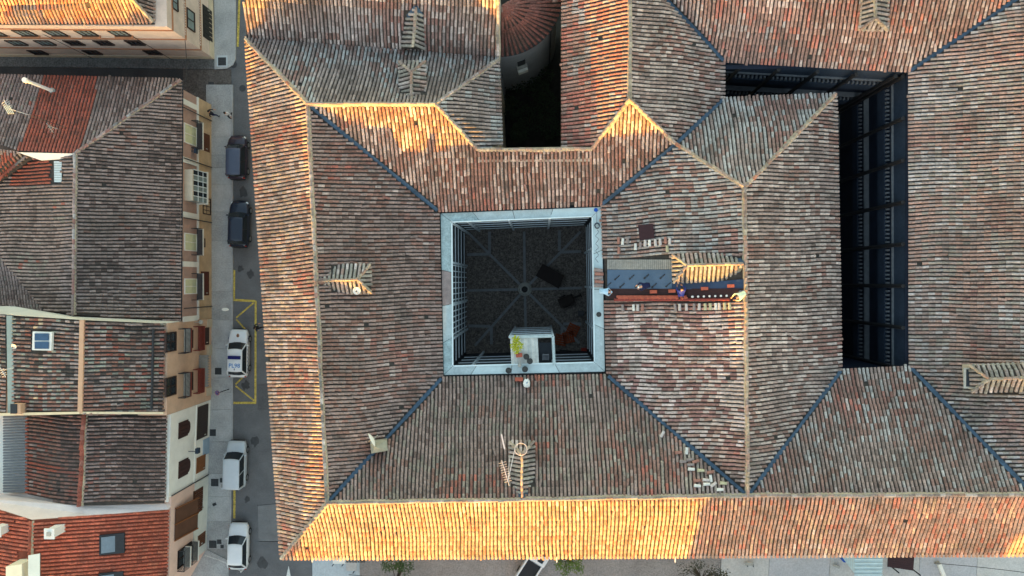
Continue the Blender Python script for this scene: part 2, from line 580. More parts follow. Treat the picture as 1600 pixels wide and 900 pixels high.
    # keep the cross axis square to the tile
    an = a3 / np.linalg.norm(a3, axis=1)[:, None]
    x3 = x3 - an * (x3 * an).sum(1)[:, None]
    x3 /= np.linalg.norm(x3, axis=1)[:, None]
    n3 = np.cross(x3, an)
    n3 *= np.sign(n3[:, 2])[:, None]
    keep = nrg.random(len(p0)) > 0.0015           # a few are missing
    pix = None
    mid = o3 + a3 * 0.5
    col = colours(PALS[palette], mid, seed=seed)
    if holes or zones:
        pix = [topix(q) for q in mid]
        for h in holes:
            for i, q in enumerate(pix):
                if keep[i] and inpoly(q[0], q[1], h):
                    keep[i] = False
        for zp, zpal in zones:
            cz = colours(PALS[zpal], mid, seed=seed + 3)
            for i, q in enumerate(pix):
                if inpoly(q[0], q[1], zp):
                    col[i] = cz[i]
    roof.put(o3[keep], x3[keep], a3[keep], n3[keep], col[keep], sc)

def ridge_line(roof, bed, a, b, palette='dormer', w=0.16, step=0.4, sc=1.25, mort=True):
    """ridge tiles in mortar from a to b."""
    a, b = Vector(a), Vector(b)
    L = (b - a).length
    d = (b - a) / L
    side = d.cross(Vector((0, 0, 1))).normalized()
    up = side.cross(d)
    if up.z < 0:
        up = -up; 
    m_ = max(1, int(L / 0.9))
    jit = [(rng.uniform(-.03, .03), rng.uniform(-.025, .025), rng.uniform(.85, 1.2)) for _ in range(m_ + 1)]
    jit[0] = jit[-1] = (0, 0, 1)
    prof = ((1, -.12), (.6, .07), (-.6, .07), (-1, -.12))
    vs_ = []
    for k in range(m_ + 1):
        c = a + d * (L * k / m_) + side * jit[k][0] + up * jit[k][1]
        vs_ += [c + side * (w * x * jit[k][2]) + up * y for x, y in prof]
    bed.add(vs_, [(4 * k + q, 4 * k + q + 1, 4 * k + q + 5, 4 * k + q + 4) for k in range(m_) for q in range(3)])
    lat = lambda t: side * np.interp(t, [L * k / m_ for k in range(m_ + 1)], [q[0] for q in jit]) + up * np.interp(t, [L * k / m_ for k in range(m_ + 1)], [q[1] for q in jit])
    n = max(1, int(L / step))
    ts = np.arange(n) * (L / n)
    org = np.array([a + d * t + up * 0.045 + lat(t) for t in ts]) + nrg.standard_normal((n, 3)) * 0.012
    al = np.tile(np.array(d * (L / n * 1.12)), (n, 1))
    xs = np.tile(np.array(side), (n, 1))
    us_ = np.tile(np.array(up), (n, 1))
    col = colours(PALS[palette], org, patch=0.2, seed=9)
    roof.put(org, xs, al, us_, col, sc)

def px3(*pts):
    return [P(*p) for p in pts]

# ------------------------------------------------------------------ the palace
zc, zo = 12.0, 12.9
N = dict(
    A=(385, 62, 12.75), B=(481, 163, 15.1), C=(681, 163, 15.05), D=(778, 93, 12.5), D2=(783, 226, 13.3), E=(747, 234, 13.55), E2=(925, 233, 13.55),
    Fp=(984, 155, 14.9), G=(1056, 225, 13.55), Hh=(1130, 155, 12.25), I=(1305, 148, 12.2), J=(1163, 293, 15.0), K=(1168, 774, 15.35),
    NW=(684, 329, zc), NE=(941, 319, zc), SE=(950, 587, zc), SW=(690, 591, zc), L=(511, 786, 15.0), M=(440, 872, zo),
    Hn=(1130, 95, 12.25), O=(1421, 111, 12.2), Q=(1313, 579, 12.2), T=(1422, 574, 12.2), U=(1611, 770, 15.2),
    V1=(1004, -40, 13.5), V2=(1645, -40, 14.5), Ftop=(984, -40, 14.9), W1=(880, 232, 12.6), W0=(880, -40, 12.5),
    X1=(1720, -40, 15.5), X2=(1720, 772, 15.2), Y=(1720, 866, zo),
)
N = {k: P(*v) for k, v in N.items()}

palace = thing('palace', 'large tile-roofed palace wrapped round a square courtyard with a pale gutter walkway', 'palace', P(820, 452, 0))
deck = MB(); bed = MB()
proof = obj('roof', MB().box(P(560, 500, 12), (0.02, 0.02, 0.02)), M_DECK, palace)
roof = Roof(proof)
ridges = Roof(proof)

# holes in the tiling
WORK = [(947, 404), (1163, 398), (1166, 468), (949, 468)]
H_DW = [(515, 416), (578, 416), (578, 456), (513, 456)]
H_DS = [(798, 690), (833, 690), (833, 765), (798, 765)]
H_DN = [(624, 98), (664, 98), (664, 152), (624, 152)]
H_DE = [(1512, 572), (1640, 566), (1640, 612), (1512, 614)]
H_DT = [(1345, -40), (1386, -40), (1386, 46), (1345, 46)]
def poly(*names):
    return [N[k] for k in names]
slope(roof, deck, poly('M', 'A', 'B', 'L'), 0, 'west_out', seed=3, wob=0.09)
slope(roof, deck, poly('NW', 'SW', 'L', 'B'), 0, 'inner', valleys=(1, 3), holes=[H_DW], seed=4)
slope(roof, deck, poly('SW', 'SE', 'K', 'L'), 0, 'south_in', valleys=(1, 3), holes=[H_DS], seed=5)
slope(roof, deck, [N['Y'], N['M'], N['L'], N['K'], N['U'], N['X2']], 0, 'south_out', seed=6, wob=0.12)
slope(roof, deck, [N['NE'], N['NW'], N['B'], N['C'], N['E'], N['E2'], N['Fp'], N['G']], 0, 'north_in', valleys=(1, 7), seed=7)
slope(roof, deck, poly('D', 'A', 'B', 'C'), 0, 'north_out', holes=[H_DN], seed=8)
slope(roof, deck, [N['D2'], N['D'], N['C'], N['E']], 0, 'north_out', seed=9)
slope(roof, deck, [N['W0'], N['W1'], N['E2'], N['Fp'], N['Ftop']], 0, 'ne_west', seed=10, wob=0.09)
slope(roof, deck, [N['Hh'], N['Hn'], N['V1'], N['Ftop'], N['Fp'], N['G']], 0, 'ne_east', valleys=(1, 5), seed=11)
slope(roof, deck, [N['I'], N['Hh'], N['G'], N['J']], 0, 'tri', valleys=(1,), seed=12)
slope(roof, deck, [N['SE'], N['NE'], N['G'], N['J'], N['K']], 0, 'inner', valleys=(1, 4), holes=[WORK], seed=13,
      zones=[([(948, 230), (1164, 230), (1164, 402), (948, 402)], 'tri'),
             ([(965, 492), (1158, 470), (1158, 740), (1085, 700), (965, 590)], 'repair'), ([(1158, 470), (1170, 470), (1170, 770), (1158, 760)], 'repair')])
slope(roof, deck, [N['Q'], N['I'], N['J'], N['K']], 0, 'ne_east', valleys=(3,), seed=14)
slope(roof, deck, [N['T'], N['Q'], N['K'], N['U']], 0, 'south_e', valleys=(1, 3), seed=15)
slope(roof, deck, [N['Hn'], N['O'], N['V2'], N['V1']], 0, 'topright', valleys=(1, 3), holes=[H_DT], seed=16, wob=0.09)
slope(roof, deck, [N['O'], N['T'], N['U'], N['X2'], N['X1'], N['V2']], 0, 'east', valleys=(1, 5), holes=[H_DE], seed=17, wob=0.09)

up1 = Vector((0, 0, 0.07))
for a, b, pl in (('A', 'B', 'warm'), ('B', 'L', 'dormer'), ('L', 'M', 'warm'), ('L', 'K', 'dormer'), ('K', 'X2', 'dormer'), ('B', 'C', 'warm'), ('C', 'D', 'dormer'),
                 ('C', 'E', 'warm'), ('E', 'E2', 'warm'), ('E2', 'Fp', 'warm'), ('Ftop', 'Fp', 'warm'), ('Fp', 'G', 'warm'), ('G', 'J', 'warm'), ('J', 'I', 'warm'),
                 ('J', 'K', 'warm')):
    ridge_line(ridges, bed, N[a] + up1, N[b] + up1, pl)
for a, b in (('NW', 'B'), ('SW', 'L'), ('SE', 'K'), ('NE', 'G'), ('G', 'Hh'), ('Hn', 'V1'), ('Q', 'K'), ('T', 'U'), ('O', 'V2')):
    p, q = N[a], N[b]
    d = (q - p).normalized()
    s_ = d.cross(Vector((0, 0, 1))).normalized()
    valley = MB()
    m = int((q - p).length / 1.2)
    for i in range(m):
        x0, x1 = p.lerp(q, i / m), p.lerp(q, (i + 1) / m)
        w = 0.125 + .02 * math.sin(i * 1.3)
        z = Vector((0, 0, 0.075))
        valley.face([x0 + s_ * w + z * 1.5, x0 + z, x1 + z, x1 + s_ * w + z * 1.5])
        valley.face([x0 + z, x0 - s_ * w + z * 1.5, x1 - s_ * w + z * 1.5, x1 + z])
    obj('valley_lining', valley, M_BLUE, palace)
from mathutils.bvhtree import BVHTree
DECK = BVHTree.FromPolygons([Vector(v) for v in deck.v], deck.f)
def on_deck(px, py, up=0.0):
    hit = DECK.ray_cast(Vector((0, 0, H)), ray(px, py).normalized())[0]
    return hit.z + up if hit else 12.5
proof.data.clear_geometry()
_d = MB(); _d.add(deck.v, deck.f)
proof.data.from_pydata([tuple(Vector(v) - WLOC[proof]) for v in _d.v], [], _d.f)
obj('ridge_bed', bed, M_MORTAR, palace)

# dormers: little hipped roofs riding on the slopes
def dormer(parent, R0, R1, c1, c2, v1, v2, zbase, spacing=0.29, pal1='dormer', window=None, gable=False, group=None):
    """R0 rear end of the ridge, R1 front end, c1/c2 front corners, v1/v2 where the eaves meet the main slope (all x, y, z)."""
    R0, R1, c1, c2, v1, v2 = (P(*q) for q in (R0, R1, c1, c2, v1, v2))
    body = MB()
    cen = (c1 + c2 + v1 + v2) / 4
    ins = lambda q: q.lerp(cen, 0.1)
    ring = [ins(c1), ins(c2), ins(v2), ins(v1)]
    for i in range(4):
        a, b = ring[i], ring[(i + 1) % 4]
        body.face([Vector((a.x, a.y, zbase)), Vector((b.x, b.y, zbase)), b, a])
    dm = obj('dormer', body, M_PLASTER, parent)
    rf, rd, dk, bd = Roof(dm), Roof(dm), MB(), MB()
    slope(rf, dk, [v1, c1, R1, R0], 0, pal1, spacing=spacing, over=0.05, sag=0.0, wob=0.01, sc=1.1)
    slope(rf, dk, [c2, v2, R0, R1], 0, pal1, spacing=spacing, over=0.05, sag=0.0, wob=0.01, sc=1.1)
    slope(rf, dk, [c1, c2, R1], 0, pal1, spacing=spacing, over=0.05, sag=0.0, wob=0.01, sc=1.1)
    z = Vector((0, 0, 0.06))
    ridge_line(rd, bd, R0 + z, R1 + z, 'warm', w=0.1, sc=0.95)
    if not gable:
        ridge_line(rd, bd, R1 + z, c1 + z, 'warm', w=0.1, sc=1.0)
        ridge_line(rd, bd, R1 + z, c2 + z, 'warm', w=0.1, sc=1.0)
    obj('dormer_deck', dk, M_DECK, dm)
    obj('ridge_bed', bd, M_MORTAR, dm)
    rf.finish(60); rd.finish(0, 'ridge_tile', 'ridge_tiles')
    fl = MB()
    for v in (v1, v2):
        a, b = v, R0
        d = (b - a).normalized(); s_ = d.cross(Vector((0, 0, 1))).normalized() * 0.14
        q = Vector((0, 0, 0.1))
        fl.face([a + s_ + q, a - s_ + q, b - s_ + q, b + s_ + q])
    obj('flashing', fl, M_BLUE, dm)
    return dm
D_W = dormer(palace, (497, 440, 14.95), (559, 436, 14.95), (578, 414, 14.35), (580, 457, 14.3), (517, 414, 14.45), (513, 457, 14.45), 13.3)
D_S = dormer(palace, (816, 776, 15.2), (815, 710, 15.1), (797, 690, 14.4), (834, 690, 14.4), (799, 757, 14.6), (833, 757, 14.6), 13.0)
D_N = dormer(palace, (643, 161, 14.75), (643, 113, 14.6), (624, 97, 13.9), (664, 97, 13.9), (626, 148, 14.2), (664, 148, 14.2), 12.8)
D_E = dormer(palace, (1160, 412, 15.2), (1073, 415, 15.15), (1051, 398, 14.5), (1053, 441, 14.45), (1148, 398, 14.6), (1145, 436, 14.6), 13.4)
D_F = dormer(palace, (1650, 589, 15.9), (1544, 592, 15.0), (1515, 571, 14.4), (1518, 612, 14.4), (1620, 568, 15.1), (1620, 609, 15.1), 13.2)
D_T = dormer(palace, (1368, -40, 14.9), (1368, 28, 14.5), (1345, 46, 13.8), (1386, 47, 13.8), (1350, -40, 14.3), (1386, -40, 14.3), 12.8)
# the window in the face of the east dormer, leaning open on the slope
wd = MB(); wd.slab(px3((1506, 575, 14.25), (1519, 575, 14.4), (1519, 607, 14.4), (1506, 607, 14.25)), 0.08)
wo = obj('dormer_window', wd, M_STONE, palace)
wd = MB(); wd.slab(px3((1510, 577, 14.32), (1518.5, 577, 14.42), (1518.5, 604, 14.42), (1510, 604, 14.32)), 0.03)
obj('pane', wd, M_GLASS, wo)

roof.finish(300)
ridges.finish(200, 'ridge_tile', 'ridge_tiles')

# walls of the palace
def wall_along(mb, pts, z0, th=0.55, inset=0.45, side=1, dz=0.25):
    """A wall under an eave polyline (plan points with z); side=+1 moves it left of the walking direction."""
    n = len(pts)
    for a, b in zip(pts[:-1], pts[1:]):
        a, b = Vector(a), Vector(b)
        d = Vector((b.x - a.x, b.y - a.y, 0)).normalized()
        nrm = Vector((-d.y, d.x, 0)) * side
        p, q = a + nrm * inset, b + nrm * inset
        r_, s_ = q + nrm * th, p + nrm * th
        zt = min(a.z, b.z) - dz
        mb.prism([(p.x, p.y), (q.x, q.y), (r_.x, r_.y), (s_.x, s_.y)], z0, zt)
w = MB()
wall_along(w, [N['A'], N['M'], N['Y']], 0.0, side=1)
wall_along(w, [N['D'], N['A']], 0.0, side=1)
obj('outer_wall', w, M_PLASTER, palace)
w = MB()
GN = MB()
wall_along(GN, [N['D'], N['D2']], 0.0, side=-1, inset=0.2)
wall_along(GN, [N['W1'], N['W0']], 0.0, side=-1, inset=0.15)
wall_along(GN, [N['D2'], N['E'], N['E2'], N['W1']], 0.0, side=-1, inset=0.25)
obj('garden_wall', GN, M_PLASTER, palace)
oc = MB()
for (a, b) in ((N['A'], N['M']), (N['M'], N['Y'])):
    d = (b - a); d.z = 0; d.normalize(); nr = Vector((-d.y, d.x, 0))
    m = (a + b) / 2
    oc.box(m + nr * 0.28 - Vector((0, 0, 0.17)), ((b - a).length - 0.6, 0.36, 0.12), math.atan2(d.y, d.x))
obj('cornice', oc, M_STONE, palace)

# ------------------------------------------------------------------ the inner court
zi = zc - 0.12
fo = px3((688.5, 333.5, zi), (940, 323.5, zi), (945, 580.5, zi), (693.5, 586, zi))
fi = px3((705, 346, zi), (926.5, 337, zi), (930, 567, zi), (706.5, 573, zi))
seams = [[0, .2, .45, .7, 1], [0, .26, .5, .74, 1], [0, .28, .58, .83, 1], [0, .2, .43, .65, 1]]
walk = MB()
walk.slab([v - Vector((0, 0, .5)) for v in px3((683, 590, zi), (951, 585, zi), (944, 318, zi), (682, 327, zi))], 0.05)
lead = thing  # (name kept short below)
gq = px3((683, 328, zi), (944, 318, zi), (951, 585.5, zi), (688, 592, zi))
gm = MB()
for k_ in range(4):   # the sunk dark gutter between tiles and walkway
    gm.slab([v - Vector((0, 0, .3)) for v in (gq[k_], gq[(k_ + 1) % 4], fi[(k_ + 1) % 4], fi[k_])], 0.08)
gp = obj('gutter_walkway', gm, M_DARKMETAL, palace)
zs_ = [M_ZINC, mat('zinc_worn', S(158, 178, 180), 0.6, 0.3, 2.2, spots=0.15, fine=10), mat('zinc_pale', S(194, 210, 211), 0.55, 0.12, 1.6, spots=0.06), mat('zinc_brown', S(146, 132, 128), 0.7, 0.3, 2.0, spots=0.15)]
pick_ = {(0, 0): 1, (3, 2): 3, (3, 0): 1, (2, 2): 2, (0, 3): 2, (1, 0): 2, (3, 3): 1}
for s_ in range(4):
    a, b, c, d_ = fo[s_], fo[(s_ + 1) % 4], fi[(s_ + 1) % 4], fi[s_]
    if s_ in (1, 3):   # the long sides run to the outer corners only on top and bottom
        pass
    for j in range(4):
        t0, t1 = seams[s_][j], seams[s_][j + 1]
        g = 0.0015
        q = [a.lerp(b, t0 + g), a.lerp(b, t1 - g), d_.lerp(c, t1 - g), d_.lerp(c, t0 + g)]
        pm = MB(); pm.slab([v + Vector((0, 0, rng.uniform(0, 0.01))) for v in q[::-1]], 0.05)
        obj('zinc_panel', pm, zs_[pick_.get((s_, j), rng.choice([0, 0, 2]))], gp)
    rim = MB()
    dd = (c - d_).normalized()
    inw = Vector((dd.y, -dd.x, 0))
    rim.box((c + d_) / 2 + inw * 0.05 + Vector((0, 0, 0.02)), ((c - d_).length + 0.1, 0.09, 0.14), math.atan2(dd.y, dd.x))
    obj('gutter_lip', rim, M_ZINCW, palace)

# walls of the court: a frame of pale posts and rails in front of dark gallery openings
court_wall = MB(); cf = MB()
courtyard = MB()
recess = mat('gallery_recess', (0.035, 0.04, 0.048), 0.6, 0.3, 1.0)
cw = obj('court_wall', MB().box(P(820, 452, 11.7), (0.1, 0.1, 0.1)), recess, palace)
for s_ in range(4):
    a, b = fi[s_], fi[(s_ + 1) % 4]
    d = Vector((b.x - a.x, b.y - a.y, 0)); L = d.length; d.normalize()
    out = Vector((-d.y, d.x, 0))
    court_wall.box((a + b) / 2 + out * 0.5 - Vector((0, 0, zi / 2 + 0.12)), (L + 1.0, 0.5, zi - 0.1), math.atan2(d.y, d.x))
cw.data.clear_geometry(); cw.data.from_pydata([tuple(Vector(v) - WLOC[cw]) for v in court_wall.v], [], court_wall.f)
def gallery(a, b, posts, rails, parent, r=0.045, z_top=zi - 0.12, z_bot=0.0, m=M_FRAME, pr=0.1):
    a, b = Vector(a), Vector(b)
    d = Vector((b.x - a.x, b.y - a.y, 0)); L = d.length; d.normalize()
    out = Vector((-d.y, d.x, 0))
    rz = math.atan2(d.y, d.x)
    for t in posts:
        q = a.lerp(b, t) + out * 0.12
        mb = MB().box((q.x, q.y, (z_top + z_bot) / 2), (pr * 1.6, pr * 1.6, z_top - z_bot), rz)
        obj('post', mb, m, parent)
    for k, z in enumerate(rails):
        q = (a + b) / 2 + out * 0.14
        obj('rail', MB().box((q.x, q.y, z), (L - 0.1, r * 1.5, r * 1.5), rz), m, parent)
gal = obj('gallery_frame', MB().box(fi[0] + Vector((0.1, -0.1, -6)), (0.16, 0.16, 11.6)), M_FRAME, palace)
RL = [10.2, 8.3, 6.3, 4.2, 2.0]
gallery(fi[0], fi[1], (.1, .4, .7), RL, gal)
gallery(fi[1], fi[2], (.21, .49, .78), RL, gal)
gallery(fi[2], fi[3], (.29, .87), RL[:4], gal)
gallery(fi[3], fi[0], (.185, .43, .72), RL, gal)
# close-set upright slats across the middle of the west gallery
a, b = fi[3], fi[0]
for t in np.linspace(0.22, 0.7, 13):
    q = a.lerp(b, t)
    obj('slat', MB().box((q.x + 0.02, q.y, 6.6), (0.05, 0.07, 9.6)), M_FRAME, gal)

# projecting lift-like landing on the south side of the court
bz = zi + 0.02
land = obj('landing', MB().slab(px3((797, 524, bz), (840, 524, bz), (842, 570, bz), (799, 570, bz))[::-1], 0.14), M_ZINCW, palace)
pc = px3((797, 524, bz), (840, 524, bz), (842, 570, bz), (799, 570, bz))
for k in range(8):
    t0, t1 = k / 8 + 0.004, (k + 1) / 8 - 0.004
    q = [pc[0].lerp(pc[1], t0), pc[0].lerp(pc[1], t1), pc[3].lerp(pc[2], t1), pc[3].lerp(pc[2], t0)]
    obj('board', MB().slab([v + Vector((0, 0, 0.03 + 0.004 * (k % 3))) for v in q[::-1]], 0.05), mat('pale_board%d' % (k % 2), S(206 - 14 * (k % 2), 206 - 12 * (k % 2), 198 - 10 * (k % 2)), 0.8, 0.2, 4, spots=0.1), land)
cb = px3((796, 527, bz), (864, 525, bz), (866, 570, bz))
fr = MB()
for (a, b) in ((cb[0], cb[1]), (cb[1], cb[2])):
    fr.tube([a + Vector((0, 0, .05)), b + Vector((0, 0, .05))], 0.11, 6)
obj('landing_beam', fr, M_ZINC, palace)
for q in (cb[0], cb[1]):
    obj('post', MB().box((q.x, q.y, bz / 2 - 0.1), (0.13, 0.13, bz - 0.2)), M_FRAME, land)
for z in RL:
    obj('rail', MB().tube([(cb[0].x, cb[0].y, z), (cb[1].x, cb[1].y, z)], 0.04, 5), M_FRAME, land)
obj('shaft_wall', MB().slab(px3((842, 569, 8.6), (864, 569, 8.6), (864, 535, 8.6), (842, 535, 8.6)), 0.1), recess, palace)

# court floor
fl = MB()
def off_poly(pl, k):
    c = sum((Vector(p) for p in pl), Vector((0, 0, 0))) / len(pl)
    return [c + (Vector(p) - c) * k for p in pl]
fp = off_poly(fi, 1.06)
struct('courtyard_floor', MB().slab([Vector((p.x, p.y, 0.05)) for p in fp][::-1], 0.05),
       mat('court_cobbles', (0.17, 0.145, 0.125), 0.9, 0.45, 3.5, spots=0.45, fine=9, bump=0.6))
strip_m = mat('court_stone_strip', (0.23, 0.24, 0.25), 0.85, 0.2, 3, spots=0.1)
def strip(p, q, w=0.22, z=0.06):
    p, q = P(*p, 0), P(*q, 0)
    d = (q - p).normalized(); s_ = Vector((-d.y, d.x, 0)) * w / 2
    zz = Vector((0, 0, z))
    struct('paving_strip', MB().slab([p - s_ + zz, q - s_ + zz, q + s_ + zz, p + s_ + zz], 0.02), strip_m)
cx_, cy_ = 820, 452
for i, e in enumerate(((733, 365), (819, 362), (907, 362), (909, 450), (905, 536), (822, 540), (742, 540), (728, 454))):
    dx, dy = e[0] - cx_, e[1] - cy_
    L = math.hypot(dx, dy)
    strip((cx_ + dx / L * 10, cy_ + dy / L * 10), e, z=0.06 + 0.004 * i)
for i, (p, q) in enumerate((((765, 395), (765, 362)), ((765, 397), (730, 398)), ((874, 392), (874, 360)), ((877, 394), (908, 393)), ((768, 512), (768, 538)), ((766, 510), (732, 509)),
                            ((878, 508), (878, 538)), ((880, 506), (908, 506)))):
    strip(p, q, 0.25, z=0.1 + 0.004 * i)
well = thing('well', 'round stone well head at the centre of the dark courtyard', 'well', P(cx_, cy_, 0.05))
wl = MB()
rings = [(0.42, 0.0), (0.42, 0.75), (0.28, 0.75), (0.28, 0.1)]
n_ = 20
vv = [P(cx_, cy_, 0.05) + Vector((math.cos(2 * math.pi * k / n_) * r_, math.sin(2 * math.pi * k / n_) * r_, z_)) for r_, z_ in rings for k in range(n_)]
wl.add(vv, [(i * n_ + k, i * n_ + (k + 1) % n_, (i + 1) * n_ + (k + 1) % n_, (i + 1) * n_ + k) for i in range(3) for k in range(n_)])
obj('well_ring', wl, M_STONE, well)
obj('well_hole', MB().lathe([(0.27, 0.1), (0.27, 0.16)], P(cx_, cy_, 0.05), 18), M_BLACK, well)  # black disc standing in for the dark inside the well
obj('well_base', MB().lathe([(0.62, 0.0), (0.62, 0.12), (0.6, 0.14)], P(cx_, cy_, 0.05), 20), M_STONE, well)
#PART2
# ------------------------------------------------------------------ ground, street, pavements
g = MB()
g.face([(-900, -900, -0.02), (900, -900, -0.02), (900, 900, -0.02), (-900, 900, -0.02)])
struct('ground', g, mat('ground_concrete', S(150, 148, 145), 0.9, 0.2, 0.4, spots=0.12, fine=6))
def sheet(name, pix, z, m, th=0.0, kind='structure'):
    pts = px3(*[(x, y, z) for x, y in pix])
    mb = MB()
    if th:
        mb.slab(pts[::-1], th)
    else:
        mb.face(pts[::-1])
    return struct(name, mb, m)
sheet('road', [(355, -60), (480, -60), (520, 960), (358, 960)], 0.0, M_ASPH)
sheet('road', [(-60, 104), (356, 106), (356, 128), (330, 165), (-60, 165)], 0.0, mat('dark_asphalt', (0.055, 0.054, 0.055), 0.9, 0.25, 0.6, spots=0.2, fine=14))
# pavement slabs along the street, separate bays with open joints
M_PAVE2 = mat('pavement_worn', (0.37, 0.37, 0.365), 0.9, 0.22, 0.8, spots=0.14, fine=9)
ys = [132, 176, 214, 242, 262, 288, 331, 376, 419, 455, 500, 545, 589, 614, 640, 690, 740, 776, 815, 858]
for i, (y0, y1) in enumerate(zip(ys[:-1], ys[1:])):
    pave = MB()
    x1a = 361 if y0 < 700 else 358.5
    pave.slab(px3((322, y0 + .15, 0.12), (x1a, y0 + .15, 0.12), (x1a, y1 - .15, 0.12), (322, y1 - .15, 0.12))[::-1], 0.14)
    struct('pavement', pave, M_PAVE if i % 3 else M_PAVE2)
    kb = MB()
    kb.slab(px3((x1a + .1, y0 + .15, 0.135), (x1a + 2.6, y0 + .15, 0.135), (x1a + 2.6, y1 - .15, 0.135), (x1a + .1, y1 - .15, 0.135))[::-1], 0.15)
    struct('kerb', kb, mat('kerb_stone', (0.4, 0.4, 0.4), 0.85, 0.2, 2, spots=0.1))
corner = [(335, -60), (368, -60), (368, 92), (364, 101), (354, 107), (335, 108)]
sheet('pavement', corner, 0.12, M_PAVE, 0.14)
sheet('pavement', [(-60, 86), (334.5, 90), (334.5, 108), (-60, 103)], 0.12, mat('cobbled_pavement', (0.13, 0.13, 0.128), 0.9, 0.3, 1.5, spots=0.3, fine=7, bump=0.4), 0.14)
sheet('pavement', [(286, 108.5), (361, 108.5), (361, 131.5), (331.5, 131.5), (331.5, 172), (286, 172)], 0.06, mat('brown_setts', (0.115, 0.1, 0.09), 0.9, 0.3, 1.2, spots=0.3, fine=8, bump=0.4), 0.08)
sheet('pavement', [(280, 862), (322, 858.5), (357, 876), (357, 960), (230, 960)], 0.04, M_PAVE2, 0.06)
# square south of the palace
sheet('forecourt', [(488, 820), (562, 820), (562, 960), (488, 960)], 0.04, mat('pale_concrete', S(186, 194, 198), 0.9, 0.12, 0.5, spots=0.08, fine=8), 0.06)
sheet('gravel_path', [(562.5, 820), (1130, 820), (1120, 960), (562.5, 960)], 0.02, mat('brown_gravel', (0.3, 0.27, 0.255), 0.95, 0.2, 0.4, spots=0.3, fine=12), 0.04)
for i, (x0, x1) in enumerate(((1130.6, 1205), (1205.6, 1300), (1300.6, 1440), (1440.6, 1530), (1530.6, 1720))):
    sheet('forecourt', [(x0, 820), (x1, 820), (x1 - 8, 960), (x0 - 8, 960)], 0.05, mat('pale_slab%d' % (i % 2), S(188 - 8 * (i % 2), 185 - 6 * (i % 2), 181), 0.9, 0.12, 0.5, spots=0.09, fine=8), 0.07)
# painted markings
def mark(p, q, w, m=M_YELLOW, z=0.006):
    p, q = P(*p, z), P(*q, z)
    d = (q - p).normalized(); s_ = Vector((-d.y, d.x, 0)) * w / 2
    mb = MB(); mb.face([p - s_, q - s_, q + s_, p + s_])
    return struct('road_marking', mb, m)
mark((374.5, -20), (371.5, 73), 0.2)
mark((366, 422), (365.5, 466.5), 0.2)
mark((363.5, 468.5), (399, 470.5), 0.2)
mark((399.5, 470), (399, 630), 0.18, z=0.010)
mark((363, 629.5), (400, 629.5), 0.2, z=0.014)
mark((396.5, 473), (369, 496.5), 0.14, z=0.018)
mark((369, 499), (383, 514), 0.14, z=0.010)
mark((383, 586), (368, 600.5), 0.14, z=0.018)
mark((368, 603), (397, 626), 0.14, z=0.010)
mark((366.5, 757), (366, 810), 0.2)
m = MB(); m.face(px3((451, 884, .008), (458, 920, .008), (443, 920, .008))); struct('road_marking', m, M_WPAINT)
# cracks and joints in the road
for p, q in (((405, 300), (420, 302)), ((402, 790), (433, 787)), ((404, 846), (438, 846))):
    mark(p, q, 0.05, M_DARKMETAL, 0.005)

M_PATCH = mat('asphalt_patch', (0.19, 0.19, 0.19), 0.9, 0.2, 0.8, spots=0.15, fine=10)
sheet('road_patch', [(403, 790), (440, 787), (443, 846), (404, 847)], 0.005, M_PATCH)
sheet('road_patch', [(402, 600), (428, 598), (430, 640), (403, 641)], 0.005, mat('asphalt_dark_patch', (0.11, 0.11, 0.113), 0.9, 0.25, 0.8, spots=0.2, fine=10))
for px_, py_, r_, sd_ in ((384, 602, .4, 1), (376, 420, .3, 2), (392, 428, .35, 3), (380, 300, .45, 4), (398, 690, .4, 5), (410, 880, .5, 6), (386, 780, .3, 7)):
    c_ = P(px_, py_, 0.0075); st_ = random.Random(sd_)
    q = MB(); q.face([c_ + Vector((math.cos(k * .524) * r_ * st_.uniform(.6, 1.2), math.sin(k * .524) * r_ * st_.uniform(.6, 1.5), 0)) for k in range(12)])
    struct('oil_stain', q, mat('oil_stain', (0.06, 0.06, 0.062), 0.6, 0.3, 3))

# drain covers
def cover(px, py, sx, sy, label, z=0.13, rz=0.0, grp='iron covers in the pavement'):
    c = P(px, py, z)
    t = thing('drain_cover', label, 'drain cover', c, rz, grp)
    WLOC[t] = Vector((0, 0, 0))
    mb = MB().box((0, 0, 0.004), (sx, sy, 0.012))
    obj('cover_rim', mb, M_DARKMETAL, t, local=True)
    mb = MB()
    for i in range(4):
        for j in range(4):
            mb.box(((i - 1.5) * sx * .22, (j - 1.5) * sy * .22, 0.013), (sx * .17, sy * .17, 0.01))
    obj('cover_plate', mb, mat('cast_iron', (0.055, 0.058, 0.062), 0.7, 0.2, 5), t, local=True, kind='stuff')
sheet('pavement_patch', [(338.5, 86.5), (355.5, 86.5), (355.5, 104), (338.5, 104)], 0.128, mat('white_surround', S(190, 196, 198), 0.9, 0.1, 2), 0.01)
cover(347, 96, .72, .72, 'square iron grate with a pale surround at the alley corner', 0.13)
cover(341, 580, .6, .6, 'square iron cover beside the white police car')
cover(332.5, 676, .55, .6, 'dark square cover next to the brown garage door')
cover(335.5, 754, .68, .68, 'large square cover at the rear of the silver van')
cover(347, 750.5, .38, .4, 'small upper cover near the rear of the silver van')
cover(349, 759.5, .3, .3, 'smallest cover near the rear of the silver van')
cover(332.5, 850.5, .68, .68, 'large square cover near the white hatchback')
cover(342.5, 846.5, .4, .4, 'small upper cover near the white hatchback')
cover(347, 854, .3, .3, 'smallest cover near the white hatchback')
cover(335, 788, .35, .25, 'small tilted dark cover opposite the brown awning', rz=.4)
cover(330, 131.5, .5, .4, 'small dark grate at the mouth of the alley', 0.07)
